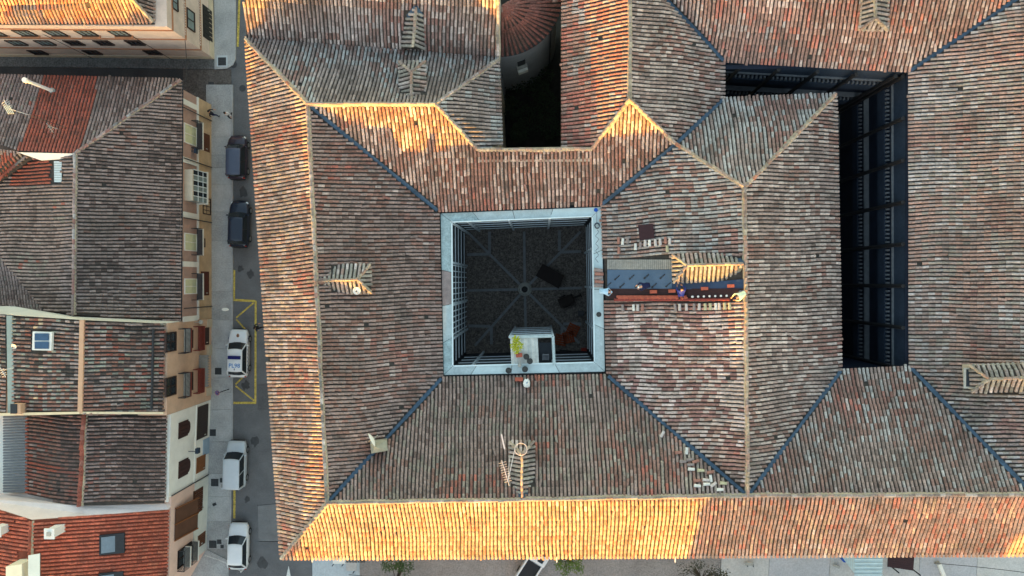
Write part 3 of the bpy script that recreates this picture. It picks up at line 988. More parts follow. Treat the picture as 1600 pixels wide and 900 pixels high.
def round_cover(px, py, r, label):
    solo('manhole_cover', MB().lathe([(r, 0), (r, .012), (r * .8, .016)], P(px, py, 0.002), 16), mat('cast_iron', (0.055, 0.058, 0.062), 0.7, 0.2, 5), label, 'manhole cover', 'round manhole covers')
round_cover(365, 101, .32, 'round dark manhole cover at the kerb corner of the alley')
round_cover(379, 138, .3, 'round worn manhole cover in the road above the man in white')

# ------------------------------------------------------------------ the chapel and its apse, north of the palace
chapel = thing('chapel', 'chapel with a mossy pitched roof and a round red-tiled apse', 'chapel', P(600, 30, 0))
cd, cbed = MB(), MB()
croof = obj('roof', MB().box(P(560, 30, 12), (.02, .02, .02)), M_DECK, chapel)
rf, rr = Roof(croof), Roof(croof)
CN = px3((386, 74, 12.35), (778, 97, 12.3), (778, -45, 15.0), (380, -45, 15.0))
slope(rf, cd, CN, 0, 'chapel', seed=21, holes=[[(630, 16), (662, 16), (660, 80), (628, 80)]], over=0.0)
ridge_line(rr, cbed, CN[1] + up1, CN[2] + up1, 'dormer')
ap_c = P(783, -8, 10.6); ap_r = 4.45
apex = P(785, 10, 13.0)
nseg = 46
tl_o, tl_x, tl_a, tl_u = [], [], [], []
ring = []
for k in range(nseg + 1):
    t = -math.pi / 2 + (math.pi * 0.62) * k / nseg
    ring.append(ap_c + Vector((math.cos(t), math.sin(t), 0)) * ap_r)
for k in range(nseg):
    cd.face([ring[k], ring[k + 1], apex])
    mid = (ring[k] + ring[k + 1]) / 2
    d = apex - mid
    Ltot = d.length
    nt_ = 11
    out = Vector((mid.x - ap_c.x, mid.y - ap_c.y, 0)).normalized()
    for j in range(nt_):
        f0 = j / nt_ - 0.01; 
        wq = (ring[k + 1] - ring[k]).length * (1 - f0)
        if wq < 0.2 and (k % 2 or (wq < 0.1 and k % 4)):
            continue
        a_ = d * (1 / nt_ * 1.2)
        x_ = a_.cross(Vector((0, 0, 1))).normalized()
        u_ = x_.cross(a_).normalized()
        tl_o.append(mid + d * f0 + Vector((0, 0, .02))); tl_a.append(a_); tl_x.append(x_); tl_u.append(u_ if u_.z > 0 else -u_)
tl_o = np.array(tl_o)
rf.put(tl_o, np.array(tl_x), np.array(tl_a), np.array(tl_u), colours(PALS['apse'], tl_o, seed=33), 1.15)
croof.data.clear_geometry(); croof.data.from_pydata([tuple(Vector(v) - WLOC[croof]) for v in cd.v], [], cd.f)
obj('ridge_bed', cbed, M_MORTAR, chapel)
rf.finish(300); rr.finish(60, 'ridge_tile', 'ridge_tiles')
dormer(chapel, (650, 12, 14.0), (645, 73, 13.55), (628, 76, 12.75), (661, 77, 12.75), (637, 27, 13.5), (661, 27, 13.5), 12.2, gable=True)
aw = MB()
aw_pts = [ap_c + Vector((math.cos(t), math.sin(t), 0)) * (ap_r - .25) for t in [-math.pi / 2 - .3 + math.pi * .8 * k / 30 for k in range(31)]]
M_APSE = mat('grey_apse_render', S(146, 147, 150), 0.9, 0.18, 0.8, spots=0.06)
for a, b in zip(aw_pts[:-1], aw_pts[1:]):
    aw.face([(a.x, a.y, 0), (b.x, b.y, 0), (b.x, b.y, 10.6), (a.x, a.y, 10.6)])
obj('apse_wall', aw, M_APSE, chapel, smooth=True)
ag = MB(); ag.tube([p - Vector((0, 0, .06)) for p in ring[::2]], .09, 6)
obj('gutter', ag, M_DARKMETAL, chapel)
wq = P(818, 104, 8.0)
dirw = Vector((wq.x - ap_c.x, wq.y - ap_c.y, 0)).normalized()
wc = ap_c + dirw * (ap_r - .25); rzw = math.atan2(dirw.y, dirw.x)
obj('window', MB().box((wc.x, wc.y, 7.2), (.12, .62, 1.0), rzw), M_DARKMETAL, chapel)
obj('window_sill', MB().box((wc.x + dirw.x * .12, wc.y + dirw.y * .12, 6.6), (.3, .85, .12), rzw), M_STONE, chapel)
obj('air_conditioner', MB().box((wc.x + dirw.x * .25, wc.y + dirw.y * .25, 6.0), (.35, .8, .6), rzw), M_WHITE, chapel)
dp = ap_c + Vector((math.cos(-.55), math.sin(-.55), 0)) * (ap_r - .15)
obj('downpipe', MB().tube([(dp.x, dp.y, 10.5), (dp.x, dp.y, .2)], .07, 6), M_DARKMETAL, chapel)
cwm = MB(); wall_along(cwm, [CN[1], CN[2]], 0.0, side=1, inset=.1); wall_along(cwm, [CN[3], CN[0]], 0.0, side=1, inset=.3)
obj('chapel_wall', cwm, M_APSE, chapel)
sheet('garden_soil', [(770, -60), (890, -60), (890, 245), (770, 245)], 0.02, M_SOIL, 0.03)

# ------------------------------------------------------------------ the long narrow court on the east side
struct('narrow_court_floor', MB().slab(px3((1120, 86, .05), (1440, 98, .05), (1440, 590, .05), (1120, 590, .05))[::-1], .05), mat('court_flags', (0.2, 0.2, 0.195), 0.9, 0.4, 0.8, spots=0.2, fine=4))
M_DENT = mat('grey_moulding', S(120, 124, 128), .9, .2, 3)
def arcade(a, b, parent, flip=1, bays=8, t_from=0.0, t_to=1.0):
    """a wall from a to b (plan, z = eave) facing the court on its left: parapet, ledges, dentil bands, pilasters."""
    a, b = Vector(a), Vector(b)
    d = Vector((b.x - a.x, b.y - a.y, 0)); L = d.length; d.normalize()
    inn = Vector((-d.y, d.x, 0)) * flip
    rz = math.atan2(d.y, d.x)
    mid = (a + b) / 2
    def band(z0, z1, dep, m, name):
        mb = MB().box((mid.x - inn.x * (.3 - dep / 2), mid.y - inn.y * (.3 - dep / 2), (z0 + z1) / 2), (L, .6 + dep, z1 - z0), rz)
        return obj(name, mb, m, parent)
    band(9.95, 11.75, 0.0, M_NAVY, 'upper_wall')
    band(9.82, 9.95, 0.12, M_DENT, 'string_course')
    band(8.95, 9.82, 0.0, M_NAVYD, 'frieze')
    band(7.9, 8.95, 0.22, M_NAVY, 'balustrade_wall')
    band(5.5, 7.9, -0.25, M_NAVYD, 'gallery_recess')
    band(5.36, 5.5, 0.12, M_DENT, 'string_course')
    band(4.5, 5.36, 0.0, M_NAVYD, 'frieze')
    band(3.6, 4.5, 0.22, M_NAVY, 'balustrade_wall')
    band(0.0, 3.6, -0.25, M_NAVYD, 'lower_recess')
    n = int(L / 0.3)
    for z in (9.2, 4.75):
        me = None
        for k in range(n):
            q = a + d * (L * (k + .5) / n) + inn * 0.1
            if me is None:
                o = obj('dentil', MB().box((0, 0, 0), (.13, .2, .26), rz), M_DENT, parent, local=True)
                me = o.data
            else:
                o = bpy.data.objects.new('dentil', me); COL.objects.link(o); o.parent = parent
            o.location = Vector((q.x, q.y, z)) - WLOC[parent]
    for k in range(bays + 1):
        t = t_from + (t_to - t_from) * k / bays
        q = a + d * (L * t) + inn * .3
        obj('drainpipe', MB().tube([(q.x, q.y, 11.9), (q.x, q.y, .1)], .15, 6), M_BLACK, parent)
eastc = obj('court_gallery', MB().box(P(1418, 300, 11.85), (.3, 24, .1)), M_NAVYD, palace)
arcade(N['T'] - Vector((0, 1.2, 0)), N['O'] + Vector((0, .5, 0)), eastc, 1, 7, .045, .965)
northc = obj('court_gallery', MB().box(P(1280, 103, 11.85), (14, .3, .1)), M_NAVYD, palace)
arcade(N['O'], N['Hn'], northc, 1, 4, .06, .9)
ww = MB()
wall_along(ww, [N['I'], N['Q']], 0, side=-1 if N['Q'].y < N['I'].y else 1, inset=.35)
wall_along(ww, [N['Hh'], N['I']], 0, side=-1, inset=.35)
wall_along(ww, [N['Q'], N['T']], 0, side=-1, inset=.3)
obj('court_wall', ww, M_NAVYD, palace)
# ------------------------------------------------------------------ the houses across the street
class Front:
    """A vertical front over a line on the ground; pixel corners are cast onto it."""
    def __init__(s, p, q):
        s.o = P(*p, 0); e = P(*q, 0)
        s.d = (e - s.o); s.L = s.d.length; s.d.normalize()
        s.n = Vector((s.d.y, -s.d.x, 0))          # outward
        if s.n.dot(-s.o) < 0:
            s.n = -s.n
        s.rz = math.atan2(s.d.y, s.d.x)
    def hit(s, px, py):
        r = ray(px, py); c = Vector((0, 0, H))
        t = (s.o - c).dot(s.n) / r.dot(s.n)
        q = c + r * t
        return (q - s.o).dot(s.d), q.z
    def at(s, u, z, dep=0.0):
        return s.o + s.d * u + s.n * dep + Vector((0, 0, z))
    def box(s, mb, u0, u1, z0, z1, d0, d1, mi=0):
        c = s.at((u0 + u1) / 2, (z0 + z1) / 2, (d0 + d1) / 2)
        return mb.box(c, (abs(u1 - u0), abs(d1 - d0), abs(z1 - z0)), s.rz, mi)

def east_rect(fr, x0, x1, y0, y1):
    """pixel x of top and foot, pixel y0/y1 of the two sides read along the top edge."""
    u0, z1 = fr.hit(x0, y0)
    u1, _ = fr.hit(x0, y1)
    _, z0 = fr.hit(x1, (y0 + y1) / 2)
    return min(u0, u1), max(u0, u1), z0, z1

def window(fr, parent, rect, fm, gm=M_GLASS, bars=2, rows=1, shutter=None, name='window'):
    u0, u1, z0, z1 = rect
    f = MB()
    w = .08
    fr.box(f, u0, u1, z1 - w, z1, -.05, .09); fr.box(f, u0, u1, z0, z0 + w, -.05, .12)
    fr.box(f, u0, u0 + w, z0 + w, z1 - w, -.05, .088); fr.box(f, u1 - w, u1, z0 + w, z1 - w, -.05, .088)
    for k in range(1, bars):
        u = u0 + (u1 - u0) * k / bars
        fr.box(f, u - .03, u + .03, z0 + w, z1 - w, -.05, .07)
    for k in range(1, rows):
        z = z0 + (z1 - z0) * k / rows
        fr.box(f, u0 + w, u1 - w, z - .025, z + .025, -.05, .065)
    wo = obj(name, f, fm, parent)
    p = MB(); fr.box(p, u0 + w * .9, u1 - w * .9, z0 + w * .9, z1 - w * .9, -.04, .03)
    obj('pane' if shutter is None else 'shutter', p, gm if shutter is None else shutter, wo)
    if shutter is not None:
        for k in range(1, 9):
            z = z0 + (z1 - z0) * k / 9
            sl = MB(); fr.box(sl, u0 + w, u1 - w, z - .03, z + .02, .03, .05)
            obj('slat', sl, shutter, wo)
    return wo

def door(fr, parent, rect, m, name='door', ribs=6, handle=True):
    u0, u1, z0, z1 = rect
    d = MB(); fr.box(d, u0, u1, max(0.1, z0), z1, -.05, .05)
    o = obj(name, d, m, parent)
    for k in range(ribs):
        u = u0 + (u1 - u0) * (k + .5) / ribs
        r_ = MB(); fr.box(r_, u - (u1 - u0) / ribs * .42, u + (u1 - u0) / ribs * .42, max(.15, z0 + .1), z1 - .08, .04, .075)
        obj('plank', r_, m, o)
    if handle:
        h_ = MB(); fr.box(h_, u1 - .25, u1 - .18, 1.0, 1.25, .07, .12)
        obj('handle', h_, M_STONE, o)
    return o

def balcony(fr, parent, rect, dep, rail_m, slab_m, grid=18, face_m=None):
    """rect: u0,u1 and z of the floor and of the top rail."""
    u0, u1, z0, z1 = rect
    b = MB(); fr.box(b, u0, u1, z0 - .14, z0, 0, dep)
    o = obj('balcony', b, slab_m, parent)
    r_ = MB()
    fr.box(r_, u0, u1, z1 - .05, z1, dep - .05, dep)
    for u in (u0, u1 - .05):
        fr.box(r_, u, u + .05, z1 - .05, z1, 0, dep - .05)
    obj('handrail', r_, rail_m, o)
    for k in range(grid + 1):
        u = u0 + (u1 - u0 - .03) * k / grid
        q = MB(); fr.box(q, u, u + .03, z0, z1 - .05, dep - .04, dep - .01)
        obj('baluster', q, rail_m, o)
    for u in (u0 + .005, u1 - .035):
        for k in range(4):
            q = MB(); fr.box(q, u, u + .03, z0, z1 - .05, dep * k / 4, dep * k / 4 + .03)
            obj('baluster', q, rail_m, o)
    if face_m is not None:
        q = MB(); fr.box(q, u0 + .06, u1 - .06, z0, z0 + .04, .02, dep - .06)
        obj('balcony_floor', q, face_m, o)
    return o

def body(parent, pix, z1, m, name='wall', z0=0.0):
    w_ = MB(); w_.prism([(p.x, p.y) for p in px3(*[(x, y, 0) for x, y in pix])], z0, z1)
    return obj(name, w_, m, parent)

def roof_of(parent, dm=None):
    o = obj('roof', MB().box(WLOC[parent] + Vector((0, 0, 3)), (.02, .02, .02)), dm or M_DECK, parent)
    return o, Roof(o), Roof(o), MB(), MB()
def close_roof(o, rf, rd, dk, bd, parent, single=300, rs=40):
    o.data.clear_geometry(); o.data.from_pydata([tuple(Vector(v) - WLOC[o]) for v in dk.v], [], dk.f)
    rf.finish(single)
    if rd.org:
        rd.finish(rs, 'ridge_tile', 'ridge_tiles')
        obj('ridge_bed', bd, M_MORTAR, parent)
GRP = 'houses along the street'

# --- corner house at the top left (A)
fA = Front((335, 92), (332, -40)); fS = Front((-70, 87.3), (335, 92))
hA = thing('town_house', 'ochre three-storey corner house with a sunlit roof edge and brick bands', 'house', P(300, 60, 0), group=GRP)
zA = 8.1
body(hA, [(335, 92), (-70, 87.3), (-70, -60), (332, -60)], zA, M_BRICKISH)
o, rf, rd, dk, bd = roof_of(hA)
ra = px3((-60, 34.5, 8.2), (239, 34.5, 8.2), (203, -5, 9.6), (190, -40, 9.9), (-60, -40, 10.2))
slope(rf, dk, [ra[0], ra[1], ra[2], ra[3], ra[4]], 0, 'a', seed=41, spacing=.29, zones=[([(18, 16), (55, -5), (62, 40), (12, 40)], 'a_grey')])
rb = px3((239, 34.5, 8.2), (240, -40, 8.2), (203, -40, 9.6), (203, -5, 9.6))
slope(rf, dk, rb, 0, 'b_east', seed=42, spacing=.29)
ridge_line(rd, bd, ra[1] + up1, ra[2] + up1, 'warm')
close_roof(o, rf, rd, dk, bd, hA, 300)
gt = MB(); gt.tube([ra[0] + Vector((0, -.12, -.06)), ra[1] + Vector((0.1, -.12, -.06))], .08, 6); obj('gutter', gt, M_DARKMETAL, hA)
M_TAN = mat('tan_trim', S(170, 120, 90), 0.9, 0.15, 3)
for z in (5.2, 2.6, 7.3):
    for fr_ in (fA, fS):
        b_ = MB(); fr_.box(b_, 0 if fr_ is fA else 0, fr_.L + .05, z - .08, z + .08, 0, .07); obj('brick_band', b_, M_TAN, hA)
for fr_, L_ in ((fA, 8),):
    for z in (5.2, 2.6):
        for k in range(34):
            b_ = MB(); fr_.box(b_, .3 + k * .22, .42 + k * .22, z + .08, z + .22, 0, .1); obj('dentil', b_, M_BRICKISH, hA)
def south_rect(fr, x0, x1, y0, y1):
    u0, z1 = fr.hit(x0, y0); u1, _ = fr.hit(x1, y0); _, z0 = fr.hit((x0 + x1) / 2, y1)
    return min(u0, u1), max(u0, u1), z0, z1
M_PFR = mat('white_window', S(206, 206, 200), 0.6, 0.1, 4); M_BFR = mat('brown_window', S(58, 42, 36), 0.6, 0.2, 4)
M_PALEGLASS = mat('curtained_glass', S(128, 142, 142), 0.25, 0.25, 1.2)
for x in (-32, 17, 65, 114, 166):
    wo = window(fS, hA, south_rect(fS, x, x + 25, 46.5, 55), M_BFR, M_PALEGLASS, 3)
    u0, u1, z0, z1 = south_rect(fS, x, x + 25, 46.5, 55)
    b_ = MB(); fS.box(b_, u0 - .1, u1 + .1, z0 - .12, z0, 0, .2); obj('sill', b_, M_TAN, wo)
for i, x in enumerate((6, 51, 97, 144, 193)):
    window(fS, hA, south_rect(fS, x, x + 23, 62.5, 69.5), M_BFR, M_PALEGLASS if i < 2 else M_GLASS, 3)
for x in (41, 127, 222):
    window(fS, hA, south_rect(fS, x, x + 22, 78, 84), M_BFR, M_GLASS, 2)
window(fA, hA, east_rect(fA, 268, 277, -12, 12), M_BFR, M_PALEGLASS, 2)
window(fA, hA, east_rect(fA, 266.5, 276, -30, 6), M_BFR, M_PALEGLASS, 2) if False else None
window(fA, hA, east_rect(fA, 291, 303, 11, 42), M_BFR, M_PALEGLASS, 2)
window(fA, hA, east_rect(fA, 268, 277, 60, 61), M_BFR) if False else None
door(fA, hA, east_rect(fA, 316, 331, 6, 56), mat('dark_garage', (0.02, 0.018, 0.016), 0.6, 0.2, 4), 'garage_door', 7)
cr = MB(); fA.box(cr, fA.L - 0, fA.L, 0, .1, 0, .1)
pl = MB(); fA.box(pl, -.02, 6.0, 0.1, .95, 0, .06); obj('plinth', pl, M_PLASTER, hA)
pl = MB(); fS.box(pl, 0, fS.L + .06, 0.1, .7, 0, .06); obj('plinth', pl, M_PLASTER, hA)
for x0, y0, x1, y1 in ((28, 34, 80, 58), (168, 35, 215, 62)):
    pass
# --- second house (B): hipped roof, white pilasters
fB = Front((330.5, 164), (331, 497))
hB = thing('town_house', 'long low house with dark mossy hipped roof and white framed balconies', 'house', P(300, 330, 0), group=GRP)
body(hB, [(330.5, 164), (331, 497), (-70, 497), (-70, 164)], 5.3, mat('mauve_render', S(176, 146, 134), 0.9, 0.15, 1.5, spots=0.08))
o, rf, rd, dk, bd = roof_of(hB)
zb, zr = 5.5, 7.9
b0, b1, b2, b3 = px3((283, 125, zb), (281, 501, zb), (116, 492, zr), (118, 240, zr))
slope(rf, dk, [b0, b1, b2, b3], 0, 'b_east', seed=51, spacing=.285)
c0, c1, c2 = px3((-60, 117, zb), (29, 236, zr + .1), (-60, 205, zr - .4))
slope(rf, dk, [c0, b0, b3, c1, c2], 0, 'b_west', seed=52, spacing=.285, zones=[([(70, 120), (150, 120), (148, 165), (120, 242), (26, 240), (42, 200), (58, 160)], 'b_red')])
d0, d1, d2, d3 = px3((58, 245, zr - 1.0), (-40, 320, zr - 2.6), (-40, 352, zr - 2.6), (70, 484, zr - .9))
slope(rf, dk, [d1, d2, d3, b2, b3, d0], 0, 'b_west', seed=53, spacing=.285, zones=[([(28, 250), (82, 246), (82, 285), (20, 290)], 'b_red')], holes=[[(79, 251), (98, 251), (98, 286), (79, 286)]])
e0, e1 = px3((-60, 225, zr - .5), (-60, 330, zr - 2.8))
slope(rf, dk, [e0, c1, d0, d1, e1], 0, 'b_west', seed=54, spacing=.285, d=(0.15, 1), zones=[([(0, 240), (22, 240), (22, 300), (0, 300)], 'b_red')])
f0, f1 = px3((-40, 490, zr - 2.6), (72, 488, zr - 1.3))
slope(rf, dk, [f0, f1, d3, d2], 0, 'b_west', seed=55, spacing=.285, d=(-.2, 1))
for a, b in ((b3, b2), (b0, b3)):
    ridge_line(rd, bd, a + up1, b + up1, 'tri')
close_roof(o, rf, rd, dk, bd, hB, 300)
for k in range(9):   # clear corrugated sheets let into the roof
    y = 252 + k * 3.7
    q = MB(); q.slab([v + Vector((0, 0, .1)) for v in px3((80, y, 7.1), (97.5, y, 7.55), (97.5, y + 3.2, 7.55), (80, y + 3.2, 7.1))], .04)
    obj('rooflight_sheet', q, mat('clear_sheet', S(196, 208, 210), 0.4, 0.12, 3), hB)
pp = MB(); pp.slab(px3((28, 238, zr + .1), (118, 240, zr), (114, 248, zr - .3), (62, 250, zr - .5)), .3); obj('ridge_upstand', pp, M_WHITE, hB)
gt = MB(); gt.tube([b0 + Vector((.1, 0, -.05)), b1 + Vector((.1, 0, -.05))], .075, 6); obj('gutter', gt, M_DARKMETAL, hB)
M_TANW = mat('tan_ground_floor', S(196, 168, 136), 0.9, 0.2, 1.0, spots=0.08)
lw = MB(); fB.box(lw, 0, fB.L, .1, 2.55, 0, .04); obj('ground_floor_facing', lw, M_TANW, hB)
sc_ = MB(); fB.box(sc_, 0, fB.L, 2.55, 2.78, 0, .1); obj('string_course', sc_, M_WHITE, hB)
for y in (153, 244, 330, 408, 495):
    r_ = east_rect(fB, 284, 306, y, y + 8.5)
    q = MB(); fB.box(q, r_[0], r_[1], 2.78, 5.25, 0, .08); obj('pilaster', q, M_WHITE, hB)
M_BLIND = mat('yellow_blind', S(206, 206, 170), 0.7, 0.1, 3)
for (y0, y1, ba, bb) in ((190, 221, 190, 233), (363, 391, 357, 399), (435, 460, 427, 469)):
    r_ = east_rect(fB, 284, 304, y0, y1)
    wo = window(fB, hB, (r_[0], r_[1], 2.85, 5.0), M_WHITE, shutter=M_BLIND)
    r2 = east_rect(fB, 304, 312, ba, bb)
    balcony(fB, hB, (r2[0], r2[1], 2.78, 3.75), .55, M_DARKMETAL, M_WHITE, 20, mat('balcony_tile', S(96, 90, 92), 0.8, 0.2, 4))
# glazed bay window
r_ = east_rect(fB, 292, 316, 264, 316)
bw = MB(); fB.box(bw, r_[0], r_[1], 2.6, 2.8, 0, .95)
bo = obj('bay_window', bw, M_WHITE, hB)
q = MB(); fB.box(q, r_[0] + .1, r_[1] - .1, 4.75, 4.9, 0, .7); obj('bay_roof', q, M_PLASTER, bo)
nb = 6
for k in range(nb):
    u0 = r_[0] + .08 + (r_[1] - r_[0] - .16) * k / nb; u1 = r_[0] + .08 + (r_[1] - r_[0] - .16) * (k + 1) / nb
    q = MB()
    q.face([fB.at(u0 + .04, 2.82, .9), fB.at(u1 - .04, 2.82, .9), fB.at(u1 - .04, 4.74, .68), fB.at(u0 + .04, 4.74, .68)])
    obj('pane', q, M_PALEGLASS if k % 2 else M_GLASS, bo)
    q = MB(); q.tube([fB.at(u0, 2.8, .92), fB.at(u0, 4.76, .7)], .04, 4); obj('mullion', q, M_FRAME, bo)
for z, dp_ in ((3.4, .85), (4.1, .77)):
    q = MB(); q.tube([fB.at(r_[0] + .08, z, dp_), fB.at(r_[1] - .08, z, dp_)], .03, 4); obj('transom', q, M_FRAME, bo)
for u in (r_[0] + .1, r_[1] - .1):
    q = MB(); q.face([fB.at(u, 2.82, 0), fB.at(u, 2.82, .88), fB.at(u, 4.74, .67), fB.at(u, 4.74, 0)]); obj('side_pane', q, M_PALEGLASS, bo)
M_DOORB = mat('brown_door', S(96, 58, 36), 0.65, 0.25, 4)
door(fB, hB, east_rect(fB, 315, 327, 206, 234), M_DOORB)
door(fB, hB, east_rect(fB, 313, 326, 424, 462), mat('red_brown_garage', S(84, 40, 28), 0.65, 0.2, 5), 'garage_door', 9)
window(fB, hB, east_rect(fB, 316, 328, 308, 334), M_BFR, M_GLASS, 4, 2)
window(fB, hB, east_rect(fB, 314, 319, 372, 386), M_BFR, M_GLASS, 1)
for y in (181, 256, 345, 480):
    u, z = fB.hit(312, y)
    q = MB(); q.tube([fB.at(u, 5.2, .12), fB.at(u, .2, .12)], .045, 5); obj('downpipe', q, M_DARKMETAL, hB)
tv = MB(); u, z = fB.hit(299, 236); fB.box(tv, u - .2, u + .2, z - .25, z + .2, .3, .45); tv.tube([fB.at(u, z, 0), fB.at(u, z, .4)], .03, 4); obj('lantern', tv, M_NAVY, hB)

# --- third house (C): salmon, three storeys
fC = Front((331.5, 497.5), (330.5, 624))
hC = thing('town_house', 'salmon three-storey house with red fronted balconies and patchy warm tiles', 'house', P(300, 560, 0), group=GRP)
zC = 7.7
M_SALM = mat('salmon_render', S(206, 172, 146), 0.9, 0.12, 1.3, spots=0.06)
body(hC, [(331.5, 497.5), (330.5, 624), (-70, 624), (-70, 497.5)], zC, M_SALM)
o, rf, rd, dk, bd = roof_of(hC)
ra = px3((257, 506, zC + .15), (254, 645, zC + .15), (126, 646, 9.6), (128, 501, 9.6))
slope(rf, dk, ra, 0, 'c', seed=61, spacing=.3)
rw = px3((22, 646, 8.7), (22, 495, 8.7))
slope(rf, dk, [rw[0], ra[2], ra[3], rw[1]], 3, 'c', seed=62, spacing=.3, holes=[[(50, 517), (82, 517), (82, 549), (50, 549)], [(16, 628), (38, 628), (38, 648), (16, 648)]])
rx = px3((-60, 646, 7.4), (-60, 492, 7.4), (10, 492, 8.7), (10, 646, 8.7))
slope(rf, dk, rx, 0, 'c', seed=63, spacing=.3)
close_roof(o, rf, rd, dk, bd, hC, 300)
q = MB(); q.slab(px3((124, 500, 9.72), (131, 500, 9.72), (128, 646, 9.72), (121, 646, 9.72)), .2); obj('ridge_capping', q, mat('tan_cap', S(206, 164, 132), 0.9, 0.12, 2), hC)
q = MB(); q.slab(px3((10, 493, 8.78), (19, 493, 8.78), (22, 646, 8.78), (12, 646, 8.78)), .2); obj('ridge_capping', q, mat('green_grey_cap', S(156, 166, 156), 0.9, 0.15, 2), hC)
q = MB(); q.tube(px3((240, 514, zC + .55), (237, 640, zC + .55)), .1, 5); obj('snow_rail', q, M_DARKMETAL, hC)
q = MB(); q.slab(px3((257, 505.5, zC + .2), (128, 500, 9.65), (10, 491, 8.8), (-60, 489, 7.5), (-60, 480, 6.2), (20, 478, 6.2), (72, 487, 6.4), (116, 494, 7.6), (283, 502.5, 5.6)), .1)
obj('party_wall', q, mat('white_party_wall', S(212, 206, 190), 0.9, 0.1, 1.0, spots=0.06), hC)
q = MB(); q.slab(px3((-10, 646, 8.8), (124, 643.5, 9.75), (124, 647, 9.75), (-10, 650, 8.8)), .15); q.slab(px3((126, 643.5, 9.7), (255, 644, zC + .3), (255, 647, zC + .3), (126, 647, 9.7)), .15); obj('verge', q, mat('verge_cream', S(226, 206, 170), 0.9, 0.1, 2), hC)
RFR = mat('red_metal', S(124, 58, 48), 0.6, 0.2, 4)
for (wy0, wy1, by0, by1) in ((520, 551, 514, 553), (591, 621, 584, 623)):
    r_ = east_rect(fC, 258, 274, wy0, wy1); window(fC, hC, r_, M_BFR, M_GLASS, 2, 2)
    r2 = east_rect(fC, 276, 287, by0, by1); balcony(fC, hC, (r2[0], r2[1], 5.05, 6.0), .62, M_DARKMETAL, RFR, 20, M_STONE)
for (wy0, wy1, by0, by1) in ((517, 546, 510, 548), (584, 613, 577, 615)):
    r_ = east_rect(fC, 288, 300, wy0, wy1); window(fC, hC, r_, M_BFR, M_GLASS, 2, 2)
    r2 = east_rect(fC, 303, 311, by0, by1); balcony(fC, hC, (r2[0], r2[1], 2.6, 3.5), .55, RFR, RFR, 20, RFR)
door(fC, hC, east_rect(fC, 315, 326, 513, 540), M_BFR)
door(fC, hC, east_rect(fC, 314, 324, 559, 602), mat('khaki_shutter', S(104, 92, 62), 0.7, 0.2, 3), 'shop_shutter', 10)
r_ = east_rect(fC, 306, 312, 556, 607)
for k in range(12):
    u0 = r_[0] + (r_[1] - r_[0]) * k / 12; u1 = r_[0] + (r_[1] - r_[0]) * (k + .96) / 12
    q = MB(); q.slab([fC.at(u0, 2.5, .05), fC.at(u1, 2.5, .05), fC.at(u1, 2.05, .6), fC.at(u0, 2.05, .6)], .03)
    q.slab([fC.at(u0 + .03, 2.04, .6), fC.at(u1 - .03, 2.04, .6), fC.at(u1 - .06, 1.9, .66), fC.at(u0 + .06, 1.9, .66)], .02)
    obj('awning_strip', q, mat('grey_awning', S(130, 128, 124), 0.8, 0.15, 3), hC)
for y0, y1 in ((499, 511), (539, 556), (606, 618)):
    u0, _ = fC.hit(325, y0); u1, _ = fC.hit(325, y1)
    q = MB(); fC.box(q, u0, u1, .1, 1.0, 0, .08); obj('plinth_block', q, M_PLASTER, hC)
u, z = fC.hit(305, 503)
q = MB(); q.ball(fC.at(u, z, .5), .2, 8); q.tube([fC.at(u, z + .2, 0), fC.at(u, z + .2, .5)], .03, 4); obj('lantern', q, M_STONE, hC)
sk = thing('skylight', 'white framed two-pane blue skylight on the patchy roof', 'skylight', P(66, 532, 9.2))
q = MB(); q.slab(px3((51, 518, 9.35), (81, 519, 9.6), (80, 548, 9.6), (50, 547, 9.35)), .25); obj('frame', q, M_WHITE, sk)
for y in (521, 534):
    q = MB(); q.slab(px3((54, y, 9.42), (76, y, 9.64), (76, y + 11, 9.64), (54, y + 11, 9.42)), .04); obj('pane', q, mat('blue_glass', S(58, 86, 116), 0.15, 0.2, 2), sk)
ch = thing('chimney', 'small square chimney with one tan side at the roof corner', 'chimney', P(28, 637, 8.7))
q = MB(); q.prism([(p.x, p.y) for p in px3((19, 631, 9.3), (35, 631, 9.3), (35, 646, 9.3), (19, 646, 9.3))], 8.2, 9.5); obj('stack', q, mat('tan_cap', S(206, 164, 132), 0.9, 0.12, 2), ch)
q = MB(); q.prism([(p.x, p.y) for p in px3((17, 631, 9.5), (27, 631, 9.5), (27, 646, 9.5), (17, 646, 9.5))], 9.502, 9.56); obj('cap', q, M_DARKMETAL, ch)

# --- fourth house (D): white front
fD = Front((330, 624.5), (326, 742))
hD = thing('town_house', 'white house with brown arched shutters and a black lichened roof', 'house', P(300, 690, 0), group=GRP)
zD = 7.0
body(hD, [(330, 624.5), (326, 742), (150, 742), (150, 624.5)], zD, M_WHITE)
body(hD, [(149.9, 624.5), (149.9, 742), (-70, 742), (-70, 624.5)], 5.9, M_WHITE)
o, rf, rd, dk, bd = roof_of(hD)
ra = px3((260, 648, zD + .2), (257, 786, zD + .2), (126, 790, 8.6), (133, 646, 8.6))
slope(rf, dk, ra, 0, 'd', seed=71, spacing=.3)
rw = px3((43, 772, 7.1), (43, 650, 7.1))
slope(rf, dk, [rw[0], ra[2], ra[3], rw[1]], 3, 'd_west', seed=72, spacing=.3, zones=[([(43, 722), (90, 727), (125, 740), (125, 746), (43, 734)], 'b_red'), ([(43, 650), (50, 650), (50, 770), (43, 770)], 'b_red')])
z_ = Vector((0, 0, .09))
ridge_line(rd, bd, ra[2] + z_, ra[3] + z_, 'b_red', w=.22, sc=1.9)
close_roof(o, rf, rd, dk, bd, hD, 300)
